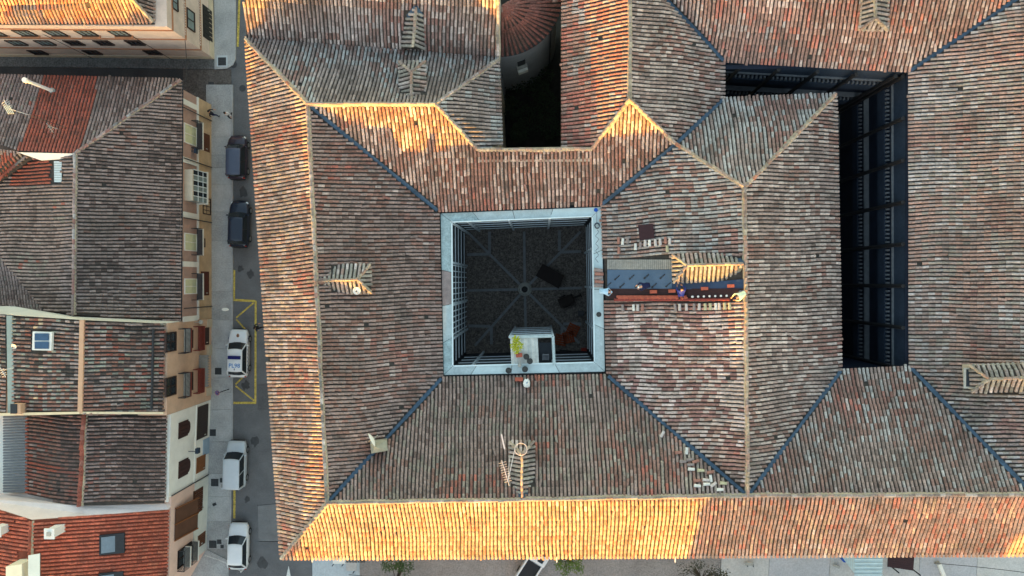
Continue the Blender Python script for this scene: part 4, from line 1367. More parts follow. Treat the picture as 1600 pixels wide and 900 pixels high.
for k in range(28):   # grey ribbed sheet roof
    y = 650 + k * 4.3
    q = MB(); q.slab(px3((5, y, 6.5), (42.5, y, 7.15), (42.5, y + 3.4, 7.15), (5, y + 3.4, 6.5)), .06)
    q.slab([v + Vector((0, 0, .05)) for v in px3((5, y + 1, 6.5), (42.5, y + 1, 7.15), (42.5, y + 2.1, 7.15), (5, y + 2.1, 6.5))], .05)
    obj('roof_sheet', q, mat('grey_sheet', S(118, 120, 124), 0.6, 0.2, 3), hD)
gt = MB(); gt.tube(px3((269, 640, 6.4), (266, 780, 6.4)), .06, 5); obj('gutter', gt, M_DARKMETAL, hD)
cn = MB()
for k in range(14):
    y0, y1 = 649 + k * 9.7, 649 + (k + 1) * 9.7
    s0 = 2.2 * math.sin((y0 - 649) / 137 * 6.28); s1 = 2.2 * math.sin((y1 - 649) / 137 * 6.28)
    cn.slab(px3((258, y0, 7.05), (258, y1, 7.05), (262 - s1, y1, 7.05), (262 - s0, y0, 7.05)), .2)
obj('wavy_cornice', cn, M_WHITE, hD)
q = MB(); fD.box(q, 0, fD.L, 2.7, 2.82, 0, .08); obj('string_course', q, M_WHITE, hD)
for (y0, y1) in ((661, 686), (722, 748)):
    r_ = east_rect(fD, 279, 296, y0, y1)
    u0, u1, z0, z1 = r_
    uc = (u0 + u1) / 2
    q = MB()
    prof = [(u0, z0 + .35)] + [(u0, z1)] + [(u1, z1)] + [(u1, z0 + .35)] + [(uc + math.cos(t) * (u1 - u0) * .42, z0 + .35 - math.sin(t) * .4) for t in [math.pi * k / 6 for k in range(7)]]
    pts = [fD.at(u, z, .06) for u, z in prof]; n_ = len(pts)
    q.add(pts + [p - fD.n * .1 for p in pts], [tuple(range(n_))] + [(i, (i + 1) % n_, n_ + (i + 1) % n_, n_ + i) for i in range(n_)])
    wo = obj('shuttered_window', q, mat('dark_brown_shutter', S(62, 40, 36), 0.65, 0.2, 4), hD)
    for k in range(4):
        u = u0 + (u1 - u0) * (k + .5) / 4
        q = MB(); fD.box(q, u - .1, u + .1, z0 + .45, z1 - .1, .06, .1); obj('plank', q, mat('dark_brown_shutter', S(62, 40, 36), 0.65, 0.2, 4), wo)
door(fD, hD, east_rect(fD, 307, 324, 637, 688), mat('brown_roller', S(58, 48, 44), 0.6, 0.2, 5), 'garage_door', 14)
door(fD, hD, east_rect(fD, 307, 320, 716, 740), mat('oak_door', S(134, 84, 48), 0.6, 0.25, 5))
q = MB(); r_ = east_rect(fD, 318, 327, 687, 712); fD.box(q, r_[0], r_[1], .1, 1.3, 0, .04); obj('blue_plinth', q, mat('blue_plinth', S(150, 172, 190), 0.9, 0.12, 2), hD)
q = MB(); u, z = fD.hit(297, 704); fD.box(q, u - .22, u + .22, z - .3, z + .15, .5, .75); q.tube([fD.at(u, z + .3, 0), fD.at(u, z + .2, .62)], .03, 4); obj('lantern', q, M_NAVY, hD)
q = MB(); q.tube([fD.at(fD.L - .1, 6.6, .1), fD.at(fD.L - .1, .2, .1)], .05, 5); obj('downpipe', q, M_DARKMETAL, hD)

# --- fifth house (E): orange new roof
fE = Front((326, 742.5), (322.5, 858))
hE = thing('town_house', 'pink house with a bright new orange tile roof and brown awning', 'house', P(300, 810, 0), group=GRP)
zE = 6.5
M_PINKW = mat('pink_render', S(222, 188, 172), 0.9, 0.1, 1.3, spots=0.05)
body(hE, [(326, 742.5), (322.5, 858), (296, 905), (-70, 905), (-70, 742.5)], zE, M_PINKW)
o, rf, rd, dk, bd = roof_of(hE, mat('red_channel_clay', S(128, 66, 50), .9, .2, 4))
ra = px3((263, 797, zE + .2), (259, 960, zE + .2), (44, 960, 10.0), (50, 813, 10.0))
slope(rf, dk, ra, 0, 'e', seed=81, spacing=.3, step=.36, sag=.01, wob=.01, holes=[[(154, 832), (196, 831), (196, 868), (154, 868)], [(27, 860), (67, 860), (67, 920), (27, 920)], [(152, 892), (196, 892), (196, 960), (152, 960)]])
rw = px3((-60, 960, 8.2), (-60, 778, 8.2))
slope(rf, dk, [rw[0], ra[2], ra[3], rw[1]], 3, 'e', seed=82, spacing=.3, step=.36, sag=.01, wob=.01, holes=[[(27, 860), (67, 860), (67, 920), (27, 920)]])
ridge_line(rd, bd, ra[3] + up1, ra[2] + up1, 'e')
close_roof(o, rf, rd, dk, bd, hE, 300)
q = MB(); q.slab(px3((263, 796, zE + .3), (150, 805, 8.5), (50, 812, 10.05), (-60, 777, 8.3), (-60, 760, 5.6), (5, 771, 5.9), (43, 771, 6.4), (92, 781, 7.4), (126, 790.5, 8.3), (258, 787, 6.7), (270, 785, 6.2)), .12)
obj('party_wall', q, mat('white_pink_wall', S(232, 216, 208), 0.9, 0.1, .8, spots=0.05), hE)
M_AWN = mat('brown_awning', S(92, 62, 46), 0.8, 0.18, 1.5)
r_ = east_rect(fE, 263, 300, 803, 846)
ua, za = fE.hit(264, 800); ub, zb2 = fE.hit(264, 850)
for k in range(2):
    u0 = min(ua, ub) + .05 + k * abs(ub - ua) / 2; u1 = u0 + abs(ub - ua) / 2 - .08
    q = MB(); q.slab([fE.at(u0, 5.9, .08), fE.at(u1, 5.9, .08), fE.at(u1, 2.9, .5), fE.at(u0, 2.9, .5)], .06); obj('awning_panel', q, M_AWN, hE)
for u in (min(ua, ub), (ua + ub) / 2, max(ua, ub)):
    q = MB(); q.tube([fE.at(u, 5.95, .1), fE.at(u, 2.88, .55)], .06, 5); obj('awning_post', q, mat('rust_post', S(128, 78, 44), 0.8, 0.2, 3), hE)
q = MB(); fE.box(q, 0, fE.L, .1, 2.6, 0, .05); obj('ground_floor_facing', q, mat('grey_white_render', S(206, 206, 198), 0.9, 0.12, 1.0, spots=0.06), hE)
door(fE, hE, east_rect(fE, 308, 320, 838, 857), M_DOORB)
door(fE, hE, east_rect(fE, 302, 316, 768, 806), M_WOODB, 'garage_door', 6)
for (wx0, wx1, wy0, wy1, by0, by1) in ((279, 296, 859, 885, 847, 877), (262, 270, 879, 905, 864, 900)):
    pass
fE2 = Front((322.5, 858), (296, 905))
for (x0, x1, y0, y1) in ((279, 294, 862, 888), (264, 270, 874, 900)):
    u0, z1 = fE.hit(x0, y0 - 2); u1, _ = fE.hit(x0, y1)
    u0, u1 = min(u0, u1), max(u0, u1)
    window(fE, hE, (u0, u1, 3.0 + (0), 5.2), M_BFR, M_GLASS, 2)
for (x0, y0, y1) in ((296, 848, 878), (271, 866, 898)):
    u0, _ = fE.hit(x0, y0); u1, _ = fE.hit(x0, y1)
    balcony(fE, hE, (min(u0, u1), max(u0, u1), 2.8 if x0 > 280 else 4.2, 3.8 if x0 > 280 else 5.2), .6, M_DARKMETAL, M_WHITE, 16, M_STONE)
def roof_window(pix, z0, z1, label):
    t = thing('skylight', label, 'skylight', P(pix[0][0], pix[0][1], z0))
    q = MB(); q.slab(px3((pix[0][0], pix[0][1], z1), (pix[1][0], pix[1][1], z0), (pix[2][0], pix[2][1], z0), (pix[3][0], pix[3][1], z1)), .2); obj('frame', q, M_DARKMETAL, t)
    k = .1
    c = px3((pix[0][0] + 3, pix[0][1] + 3, z1 + .04), (pix[1][0] - 5, pix[1][1] + 3, z0 + .04), (pix[2][0] - 5, pix[2][1] - 3, z0 + .04), (pix[3][0] + 3, pix[3][1] - 3, z1 + .04))
    q = MB(); q.slab(c, .04); obj('pane', q, mat('grey_glass', S(120, 132, 142), 0.2, 0.15, 2), t)
roof_window(((155, 837), (194, 833), (194, 864), (155, 868)), 7.95, 8.55, 'single grey skylight on the bright orange roof')
roof_window(((154, 897), (192, 893), (192, 935), (154, 935)), 7.95, 8.55, 'skylight cut by the lower edge on the orange roof')
def white_chimney(px, py, z, label):
    t = thing('chimney', label, 'chimney', P(px, py, z - .6), group='white chimneys on the orange roof')
    c = P(px, py, z)
    q = MB().box((c.x, c.y, z + .1), (.62, .62, 1.7)); obj('stack', q, M_WHITE, t)
    q = MB().box((c.x, c.y, z + .98), (.8, .8, .1)); obj('cap', q, M_WHITE, t)
    q = MB().box((c.x, c.y, z + 1.06), (.3, .3, .1)); obj('flue', q, M_STONE, t)
white_chimney(91, 827, 9.6, 'white rendered chimney on the right half of the orange roof')
white_chimney(9, 824, 9.4, 'white rendered chimney at the far left of the orange roof')
t = thing('roof_lantern', 'cream box-shaped roof lantern standing on the orange ridge', 'roof lantern', P(50, 885, 9.6))
q = MB(); q.prism([(p.x, p.y) for p in px3((42, 868, 9.0), (66, 864, 9.0), (66, 940, 9.0), (42, 940, 9.0))], 8.8, 11.2); obj('casing', q, mat('cream_panel', S(224, 222, 196), 0.6, 0.08, 1), t)
q = MB(); q.slab(px3((44, 868, 11.26), (62, 865, 11.26), (62, 940, 11.26), (44, 940, 11.26)), .05); obj('pane', q, mat('milky_glass', S(206, 216, 208), 0.3, 0.08, 1), t)
# ------------------------------------------------------------------ vehicles
M_TYRE = mat('tyre_rubber', (0.018, 0.018, 0.018), 0.85, 0.2, 6)
M_RIM = mat('alloy_rim', (0.45, 0.46, 0.47), 0.35, 0.1, 6, metal=0.8)
M_LAMP = mat('headlamp_glass', (0.62, 0.64, 0.66), 0.15, 0.1, 6)
M_TAIL = mat('tail_lamp', (0.4, 0.03, 0.02), 0.25, 0.1, 6)
def paint(name, c, rough=0.25):
    m = mat(name, c, rough, 0.05, 2)
    m.node_tree.nodes['Principled BSDF'].inputs['Coat Weight'].default_value = 0.6
    m.node_tree.nodes['Principled BSDF'].inputs['Coat Roughness'].default_value = 0.08
    return m

def loft(rings, close=True):
    mb = MB(); n = len(rings[0])
    for r_ in rings:
        mb.v += [tuple(p) for p in r_]
    for i in range(len(rings) - 1):
        for k in range(n):
            mb.f.append((i * n + k, i * n + (k + 1) % n, (i + 1) * n + (k + 1) % n, (i + 1) * n + k)); mb.m.append(0)
    if close:
        mb.f.append(tuple(range(n - 1, -1, -1))); mb.m.append(0)
        mb.f.append(tuple(range((len(rings) - 1) * n, len(rings) * n))); mb.m.append(0)
    return mb

def car(px, py, rz, label, pm, L=4.2, W=1.78, Ht=1.48, hood=0.27, ws=0.17, roof_end=0.86, rear=0.1, belt=0.93, glass=M_GLASS, cat='car', name='parked_car', van=False, roof_m=None):
    """Built along local +y (front), the origin on the road under the middle."""
    t = thing(name, label, cat, P(px, py, 0.0), rz, 'cars parked along the street')
    WLOC[t] = Vector((0, 0, 0))
    y1, y0 = L / 2, -L / 2
    st = []
    N_ = 18
    for i in range(N_ + 1):
        f = i / N_
        y = y0 + L * f
        e = min(f, 1 - f) * L
        wf = 1 - (0.1 if van else 0.2) * max(0, 1 - e / 0.75) ** 2 - 0.06 * max(0, (f - .65) / .35) ** 2
        front = max(0.0, (f - (1 - hood)) / hood)
        if f > 1 - hood:
            zt = belt - 0.04 - 0.2 * front ** 2.2
        elif f < rear * .5:
            zt = belt - 0.02 - .12 * (1 - f / (rear * .5)) ** 2
        else:
            zt = belt
        hw = W / 2 * wf
        zb = 0.2 + 0.1 * max(0, 1 - e / 0.35)
        ring = []
        for a in ((-.62, 0), (-.86, -.015), (-.97, -.09), (-1.0, -.28), (-.99, None), (-.93, 'b'), (.93, 'b'), (.99, None), (1.0, -.28), (.97, -.09), (.86, -.015), (.62, 0)):
            z = zb if a[1] == 'b' else (zb + .16 if a[1] is None else zt + a[1])
            ring.append(Vector((a[0] * hw, y, z)))
        st.append(ring)
    bd_ = loft(st)
    obj('body', bd_, pm, t, local=True, smooth=True)
    # cabin: belt ring to roof ring
    yf = y1 - hood * L + .05           # foot of the windscreen
    yrf = yf - ws * L                  # top of the windscreen
    yrr = y0 + (1 - roof_end) * L      # rear end of the roof
    yr = y0 + rear * .35 * L           # foot of the rear glass
    hb, hr = W / 2 * .93, W / 2 * .74 if not van else W / 2 * .84
    zr_ = Ht
    def rring(ya, yb, hw, z, bow):
        pts = []
        for k in range(7):
            a = -1 + 2 * k / 6
            pts.append(Vector((a * hw, ya + bow * (1 - a * a) - .02, z)))
        for k in range(7):
            a = 1 - 2 * k / 6
            pts.append(Vector((a * hw, yb - bow * .6 * (1 - a * a) + .02, z)))
        return pts
    r0 = rring(yf - .12, yr + .08, hb, belt - .03, .12)
    r1 = rring(yrf - .04, yrr + .03, hr, zr_ - .05, .08)
    gl = loft([r0, r1])
    obj('window_glass', gl, glass, t, local=True)
    r2 = rring(yrf, yrr - .02, hr + .02, zr_ - .055, .08)
    r3 = rring(yrf - .06, yrr + .04, hr - .02, zr_ - .012, .08)
    r4 = rring(yrf - .3, yrr + .25, hr - .25, zr_ + .02, .05)
    obj('roof_panel', loft([r2, r3, r4]), roof_m or pm, t, local=True, smooth=True)
    for s_ in (-1, 1):      # pillars
        a0, b0 = (r0[0], r1[0]) if s_ < 0 else (r0[6], r1[6])
        obj('pillar', MB().tube([a0, b0], .05, 5), pm, t, local=True)
        a0, b0 = (r0[13], r1[13]) if s_ < 0 else (r0[7], r1[7])
        obj('pillar', MB().tube([a0, b0], .07 if not van else .1, 5), pm, t, local=True)
        mid0 = Vector((s_ * hb, (yf + yr) / 2 - .05, belt - .03)); mid1 = Vector((s_ * hr, (yrf + yrr) / 2 - .05, zr_ - .06))
        obj('pillar', MB().tube([mid0, mid1], .04, 5), pm if van else M_BLACK, t, local=True)
        for yw in (y1 - .2 * L, y0 + .19 * L):
            w_ = thing  # wheel: tyre with its rim
            wm = MB().tube([(s_ * (W / 2 - .2), yw, .31), (s_ * (W / 2 + .012), yw, .31)], .31, 16)
            wo = obj('wheel', wm, M_TYRE, t, local=True)
            obj('rim', MB().tube([(s_ * (W / 2 - .05), yw, .31), (s_ * (W / 2 + .022), yw, .31)], .2, 10), M_RIM, wo, local=True)
        obj('headlight', MB().ball((s_ * W * .36, y1 - .2, belt - .28), .14, 8, sx=1.2, sy=1.1, sz=.6), M_LAMP, t, local=True)
        obj('tail_light', MB().ball((s_ * W * .4, y0 + .08, belt - .12), .1, 8, sx=.9, sy=.5, sz=1.2), M_TAIL, t, local=True)
        obj('wing_mirror', MB().ball((s_ * (W / 2 + .06), yf - .32, belt + .06), .11, 8, sx=1.1, sy=.7, sz=.8), pm, t, local=True)
    obj('bumper', MB().tube([(-W * .36, y1 - .05, .4), (0, y1 + .01, .4), (W * .36, y1 - .05, .4)], .1, 6), M_BLACK, t, local=True)
    obj('bumper', MB().tube([(-W * .38, y0 + .04, .42), (0, y0 - .01, .42), (W * .38, y0 + .04, .42)], .1, 6), M_BLACK, t, local=True)
    for s_ in (-.25, .25):
        obj('wiper', MB().tube([(s_, yf - .02, belt + .02), (s_ + .3, yf - .18, belt + .1)], .012, 4), M_BLACK, t, local=True)
    return t
PW = paint('white_car_paint', (0.72, 0.73, 0.74))
car(375.5, 248, R(-1), 'dark plum hatchback with a glossy blue-grey roof parked nearest the alley', paint('plum_paint', (0.028, 0.02, 0.035)), L=3.85, W=1.72, Ht=1.58, hood=.2, ws=.14, roof_end=.93, rear=.1, roof_m=paint('blue_grey_roof', (0.06, 0.075, 0.12)))
car(378.5, 351, R(-1.5), 'dark navy blue hatchback parked between the plum car and the police car', paint('navy_paint', (0.012, 0.018, 0.035)), L=4.1, hood=.25, ws=.13, roof_end=.88, rear=.12, roof_m=paint('navy_roof', (0.012, 0.018, 0.036)))
pol = car(377.5, 551, R(-1), 'white police car with a blue light bar, roof number PL98 and hood crest', PW, L=4.25, hood=.26, ws=.15, roof_end=.86, rear=.12, name='police_car')
car(374, 722, R(-1.5), 'silver white small van with a boxy flat roof', paint('silver_paint', (0.52, 0.56, 0.6)), L=4.1, W=1.74, Ht=1.78, hood=.22, ws=.13, roof_end=.985, rear=.06, cat='van', name='parked_van', van=True)
car(377.5, 849, R(-1), 'clean white hatchback with a light windscreen parked at the bottom of the street', PW, L=4.15, hood=.25, ws=.16, roof_end=.84, rear=.1, glass=mat('dark_glass', (0.022, 0.028, 0.034), 0.08, 0.2, 2))
# police markings
def text_mesh(body_, size, m, parent, loc, rz=0.0, name='lettering', bold=0.012, rx=0.0):
    cu = bpy.data.curves.new('lettering_curve', 'FONT')
    cu.body = body_; cu.size = size; cu.align_x = 'CENTER'; cu.align_y = 'CENTER'
    cu.offset = bold; cu.extrude = 0.004; cu.resolution_u = 3
    tmp = bpy.data.objects.new('lettering_tmp', cu)
    COL.objects.link(tmp)
    dg = bpy.context.evaluated_depsgraph_get()
    me = bpy.data.meshes.new_from_object(tmp.evaluated_get(dg))
    bpy.data.objects.remove(tmp); bpy.data.curves.remove(cu)
    me.name = name
    me.materials.clear(); me.materials.append(m)
    o = bpy.data.objects.new(name, me); COL.objects.link(o)
    o.parent = parent; o.location = loc; o.rotation_euler = (rx, 0, rz)
    return o
M_PBLUE = mat('police_blue', S(10, 110, 180), 0.5, 0.1, 3); M_PDARK = mat('police_dark_blue', S(16, 22, 92), 0.3, 0.15, 3)
text_mesh('PL98', .52, M_PBLUE, pol, (0, -1.02, 1.505), name='roof_number', bold=.005)
ar = MB(); ar.face([(-.06, -1.34, 1.505), (.06, -1.34, 1.505), (0, -1.22, 1.505)]); ar.face([(-.025, -1.42, 1.505), (.025, -1.42, 1.505), (.025, -1.34, 1.505), (-.025, -1.34, 1.505)])
obj('roof_arrow', ar, M_PDARK, pol, local=True)
lb = MB().box((0, -.28, 1.56), (1.12, .3, .1)); lb.box((0, -.28, 1.62), (1.0, .22, .04)); obj('light_bar', lb, M_PDARK, pol, local=True)
cr_ = MB().lathe([(.16, 0), (.16, .012), (.1, .02)], (0, 1.58, .845), 14, sx=.85, sy=1.25); obj('hood_crest', cr_, mat('crest_bronze', S(150, 116, 84), 0.6, 0.3, 12), pol, local=True)
cr_ = MB().lathe([(.09, 0), (.09, .014)], (0, 1.58, .86), 10, sx=.7, sy=1.2); obj('crest_shield', cr_, mat('crest_shield', S(112, 64, 60), 0.6, 0.3, 12), pol, local=True)
for k in range(20):
    for j in range(2):
        if (k + j) % 2 == 0:
            for s_ in (-1, 1):
                q = MB().box((s_ * .885, -1.7 + k * .17, .72 - j * .12), (.02, .16, .11)); obj('check', q, M_PDARK, pol, local=True)

# white pickup half under the south eave
t = thing('pickup_truck', 'small white open-bed truck poking out from under the sunlit eave', 'truck', P(833, 876, 0), R(-32)); WLOC[t] = Vector((0, 0, 0))
b_ = MB(); b_.box((0, 0, .75), (1.55, 4.0, .5)); obj('chassis_body', b_, PW, t, local=True)
for (c, s_) in (((-.72, -.75, 1.1), (.14, 2.3, .28)), ((.72, -.75, 1.1), (.14, 2.3, .28)), ((0, -1.86, 1.1), (1.3, .14, .28)), ((0, .42, 1.15), (1.3, .14, .4))):
    obj('bed_side', MB().box(c, s_), PW, t, local=True)
obj('bed_liner', MB().box((0, -.72, 1.03), (1.28, 2.1, .06)), M_BLACK, t, local=True)
cab = MB().box((0, 1.2, 1.35), (1.5, 1.3, .9)); obj('cab', cab, PW, t, local=True)
obj('rear_window', MB().box((.1, .52, 1.5), (1.0, .06, .4)), M_GLASS, t, local=True)
obj('roof_hatch', MB().box((.2, .95, 1.81), (.5, .35, .04)), M_GLASS, t, local=True)
for s_ in (-1, 1):
    for yw in (1.3, -1.2):
        wo = obj('wheel', MB().tube([(s_ * .6, yw, .3), (s_ * .8, yw, .3)], .3, 14), M_TYRE, t, local=True)

# ------------------------------------------------------------------ people
SKIN = mat('skin', S(196, 146, 118), 0.6, 0.08, 8)
HAIRD = mat('dark_hair', (0.02, 0.015, 0.012), 0.7, 0.2, 20)
def person(px, py, z, rz, label, pose, shirt, trousers, shoes, hair=HAIRD, hat=None, group=None, s=1.0):
    t = thing('person', label, 'person', P(px, py, z), rz, group); WLOC[t] = Vector((0, 0, 0))
    J = dict(pose)
    def g(n_): return Vector(J[n_]) * s
    V, E, Rr, Mi = [], [], [], []
    idx = {}
    def v(n_, p, r_, mi):
        idx[n_] = len(V); V.append(p); Rr.append(r_ * s); Mi.append(mi); return idx[n_]
    def e(a, b): E.append((idx[a], idx[b]))
    v('pel', g('pel'), .14, 1); v('spi', g('spi'), .135, 0); v('che', g('che'), .15, 0); v('nec', g('nec'), .06, 2)
    hd = g('head'); hb_ = g('nec').lerp(hd, .45)
    v('hb', hb_, .085, 2); v('hd', hd, .09, 2)
    for a, b in (('pel', 'spi'), ('spi', 'che'), ('che', 'nec'), ('nec', 'hb'), ('hb', 'hd')): e(a, b)
    for sd in ('l', 'r'):
        v('sh' + sd, g('sh' + sd), .07, 0); v('el' + sd, g('el' + sd), .048, 0); v('wr' + sd, g('wr' + sd), .033, 2)
        e('che', 'sh' + sd); e('sh' + sd, 'el' + sd); e('el' + sd, 'wr' + sd)
        d = (g('wr' + sd) - g('el' + sd)).normalized()
        sx = d.orthogonal().normalized(); sy = d.cross(sx)
        pm_ = g('wr' + sd) + d * .06 * s
        v('pa' + sd, pm_, .034, 2); e('wr' + sd, 'pa' + sd)
        for k in range(4):
            off = sx * (k - 1.5) * .02 * s
            ln = (.075, .09, .085, .065)[k] * s
            v('k%d' % k + sd, pm_ + d * .035 * s + off, .011, 2); v('m%d' % k + sd, pm_ + d * (.035 * s + ln * .6) + off + sy * .012 * s, .009, 2); v('f%d' % k + sd, pm_ + d * (.03 * s + ln) + off + sy * .035 * s, .008, 2)
            e('pa' + sd, 'k%d' % k + sd); e('k%d' % k + sd, 'm%d' % k + sd); e('m%d' % k + sd, 'f%d' % k + sd)
        v('t0' + sd, pm_ - sx * .04 * s, .012, 2); v('t1' + sd, pm_ - sx * .06 * s + d * .045 * s + sy * .01 * s, .01, 2)
        e('pa' + sd, 't0' + sd); e('t0' + sd, 't1' + sd)
        v('hi' + sd, g('hi' + sd), .1, 1); v('kn' + sd, g('kn' + sd), .065, 1); v('an' + sd, g('an' + sd), .045, 1); v('to' + sd, g('to' + sd), .045, 3)
        e('pel', 'hi' + sd); e('hi' + sd, 'kn' + sd); e('kn' + sd, 'an' + sd); e('an' + sd, 'to' + sd)
    me = bpy.data.meshes.new('body')
    me.from_pydata([tuple(p) for p in V], E, [])
    o = bpy.data.objects.new('body', me); COL.objects.link(o)
    o.modifiers.new('skin', 'SKIN')
    sub = o.modifiers.new('sub', 'SUBSURF'); sub.levels = 1; sub.render_levels = 1
    for i, r_ in enumerate(Rr):
        me.skin_vertices[0].data[i].radius = (r_, r_)
    me.skin_vertices[0].data[0].use_root = True
    dg = bpy.context.evaluated_depsgraph_get()
    nm = bpy.data.meshes.new_from_object(o.evaluated_get(dg))
    o.modifiers.clear(); o.data = nm; nm.name = 'body'
    bpy.data.meshes.remove(me)
    nm.materials.clear()
    for m_ in (shirt, trousers, SKIN, shoes): nm.materials.append(m_)
    seg = [(np.array(V[a]), np.array(V[b]), Mi[b] if not (Mi[a] == 0 and Mi[b] == 2) else Mi[a], Mi[b]) for a, b in E]
    for p in nm.polygons:
        c = np.array(p.center); best = (1e9, 0)
        for a, b, m0, m1 in seg:
            ab = b - a; tt = max(0, min(1, (c - a).dot(ab) / max(1e-9, ab.dot(ab))))
            dd = np.linalg.norm(c - a - ab * tt)
            if dd < best[0]:
                best = (dd, m1 if tt > .75 else m0)
        p.material_index = int(best[1]); p.use_smooth = True
    o.parent = t
    fw = Vector((0, 1, 0)); up = (hd - g('nec')).normalized()
    if abs(up.y) > .7: fw = Vector((0, 0, -1))
    fw = (fw - up * fw.dot(up)).normalized(); rt = up.cross(fw)
    hc = hb_.lerp(hd, .6)
    cap = MB()
    n_ = 10
    rows = []
    for j in range(5):
        th = j / 4 * 1.75
        rows.append([hc + up * (.02 + .115 * math.cos(th)) * s + (rt * math.cos(2 * math.pi * k / n_) * .098 + fw * (math.sin(2 * math.pi * k / n_) * .112 - .012)) * math.sin(min(th, 1.57)) * s for k in range(n_)])
    cap = loft(rows, True)
    obj('hair' if hat is None else 'cap', cap, hat or hair, t, local=True, smooth=True)
    face = MB().ball(hc + fw * .1 * s - up * .02 * s, .016 * s, 6); obj('nose', face, SKIN, t, local=True)
    for sd in (-1, 1):
        obj('eye', MB().ball(hc + fw * .088 * s + rt * sd * .032 * s + up * .008 * s, .011 * s, 6), M_BLACK, t, local=True)
        obj('ear', MB().ball(hc + rt * sd * .095 * s - up * .01 * s, .022 * s, 6, sx=.5), SKIN, t, local=True)
    obj('mouth', MB().box(hc + fw * .094 * s - up * .05 * s, (.04 * s, .008 * s, .01 * s)), M_TAIL, t, local=True)
    return t
WALK = dict(pel=(0, 0, .95), spi=(0, .01, 1.14), che=(0, .03, 1.36), nec=(0, .05, 1.5), head=(0, .08, 1.7), shl=(-.18, .03, 1.42), shr=(.18, .03, 1.42),
            ell=(-.26, .16, 1.16), elr=(.25, -.14, 1.15), wrl=(-.22, .36, 1.06), wrr=(.26, -.08, .9), hil=(-.1, 0, .9), hir=(.1, 0, .9), knl=(-.11, -.02, .5), knr=(.11, .22, .52),
            anl=(-.11, -.3, .12), anr=(.11, .2, .08), tol=(-.11, -.16, .05), tor=(.12, .36, .05))
BEND = dict(pel=(0, -.18, .82), spi=(0, .02, .98), che=(0, .26, 1.06), nec=(0, .4, 1.04), head=(0, .58, .96), shl=(-.19, .3, 1.03), shr=(.19, .3, 1.03),
            ell=(-.26, .42, .74), elr=(.26, .46, .76), wrl=(-.16, .55, .48), wrr=(.12, .62, .5), hil=(-.1, -.16, .78), hir=(.1, -.16, .78), knl=(-.14, .1, .45), knr=(.14, .06, .45),
            anl=(-.14, -.08, .08), anr=(.14, -.16, .08), tol=(-.16, .1, .04), tor=(.16, .02, .04))
KNEEL = dict(pel=(0, -.12, .36), spi=(0, .02, .56), che=(0, .18, .74), nec=(0, .28, .84), head=(0, .4, .98), shl=(-.2, .2, .76), shr=(.2, .2, .76),
             ell=(-.3, .34, .5), elr=(.3, .36, .5), wrl=(-.18, .54, .26), wrr=(.16, .56, .26), hil=(-.1, -.1, .32), hir=(.1, -.1, .32), knl=(-.16, .26, .1), knr=(.17, .24, .1),
             anl=(-.14, -.2, .09), anr=(.14, -.22, .09), tol=(-.14, -.36, .05), tor=(.14, -.38, .05))
def cloth(name, c): return mat(name, c, 0.9, 0.2, 8)
SH_D = cloth('dark_cloth', (0.02, 0.022, 0.03)); SH_W = cloth('white_cloth', (0.7, 0.71, 0.72)); SH_B = cloth('blue_overall', S(52, 62, 140)); SH_N = cloth('navy_cloth', S(24, 30, 66))
SH_L = cloth('light_blue_cloth', S(176, 206, 226)); SH_G = cloth('grey_denim', S(112, 122, 136)); SH_Y = cloth('pale_yellow_vest', S(232, 236, 196)); SH_PG = cloth('pale_green_cloth', S(196, 212, 196))
PVMT = 0.12
person(363, 182, 0, R(200), 'man in a white shirt walking on the road near the plum car', WALK, SH_W, SH_D, M_BLACK)
person(338, 181, PVMT, R(-75), 'person in dark clothes standing on the pavement by the long low house', WALK, SH_D, SH_N, M_BLACK)
person(408, 511, 0, R(-60), 'person in black walking close to the palace beside the police car', WALK, SH_D, SH_D, M_BLACK)
GW = 'roofers at work on the east wing'
person(1008, 446, 13.2, R(100), 'roofer in navy and white bending over the blue membrane', BEND, SH_N, SH_N, M_BLACK, hat=SH_W, group=GW)
person(1063, 459, 14.0, R(10), 'roofer in a blue overall kneeling on the dark brown sheets', KNEEL, SH_B, SH_B, M_BLACK, group=GW)
person(1155, 459, 15.1, R(120), 'roofer in a pale yellow vest and grey trousers at the ridge', BEND, SH_Y, SH_G, M_BLACK, hat=SH_N, group=GW)
person(940, 455, zc - .05, R(-95), 'roofer in light blue standing on the gutter walkway', BEND, SH_L, SH_L, M_BLACK, hat=SH_L, group=GW)

# ------------------------------------------------------------------ the repair strip on the east wing
from_tri = lambda px, py: P(px, py, 0)
def zroof(px, py):
    """height of the inner east slope under a pixel: from 12.0 at the court eave to 15.1 at the ridge."""
    return on_deck(px, py, 0.03)
def sl(pix, th=.04, up=0.0):
    return MB().slab([P(x, y, zroof(x, y) + up) for x, y in pix], th)
RS = 'sheets of the roof repair'
old = thing('batten_bed', 'old grey ribbed underlay laid bare above the blue membrane', 'underlay', P(1000, 413, 13))
for k in range(33):
    x = 949 + k * 3.1
    obj('batten', sl([(x, 405.5), (x + 2.5, 405.5), (x + 2.5, 421), (x, 421)], .08, .03 + .02 * (k % 2)), mat('grey_batten', S(158, 154, 146), 0.9, 0.25, 4, spots=.1), old)
solo('roof_membrane', sl([(949, 421.5), (1050, 421.5), (1050, 451), (949, 451)], .03, .06), mat('blue_membrane', S(82, 102, 124), 0.55, 0.1, 2.0, spots=.04), 'blue roofing membrane sheet printed with slanted dark marks', 'membrane')
mem2 = solo('roof_membrane', MB().slab([P(x, y, zroof(x, y) + .05) for x, y in [(1050.5, 441), (1118, 440), (1163, 436), (1163, 452), (1050.5, 452)]], .03), mat('navy_membrane', S(50, 68, 96), 0.55, 0.1, 2.0), 'narrow dark blue membrane strip below the sunlit dormer', 'membrane')
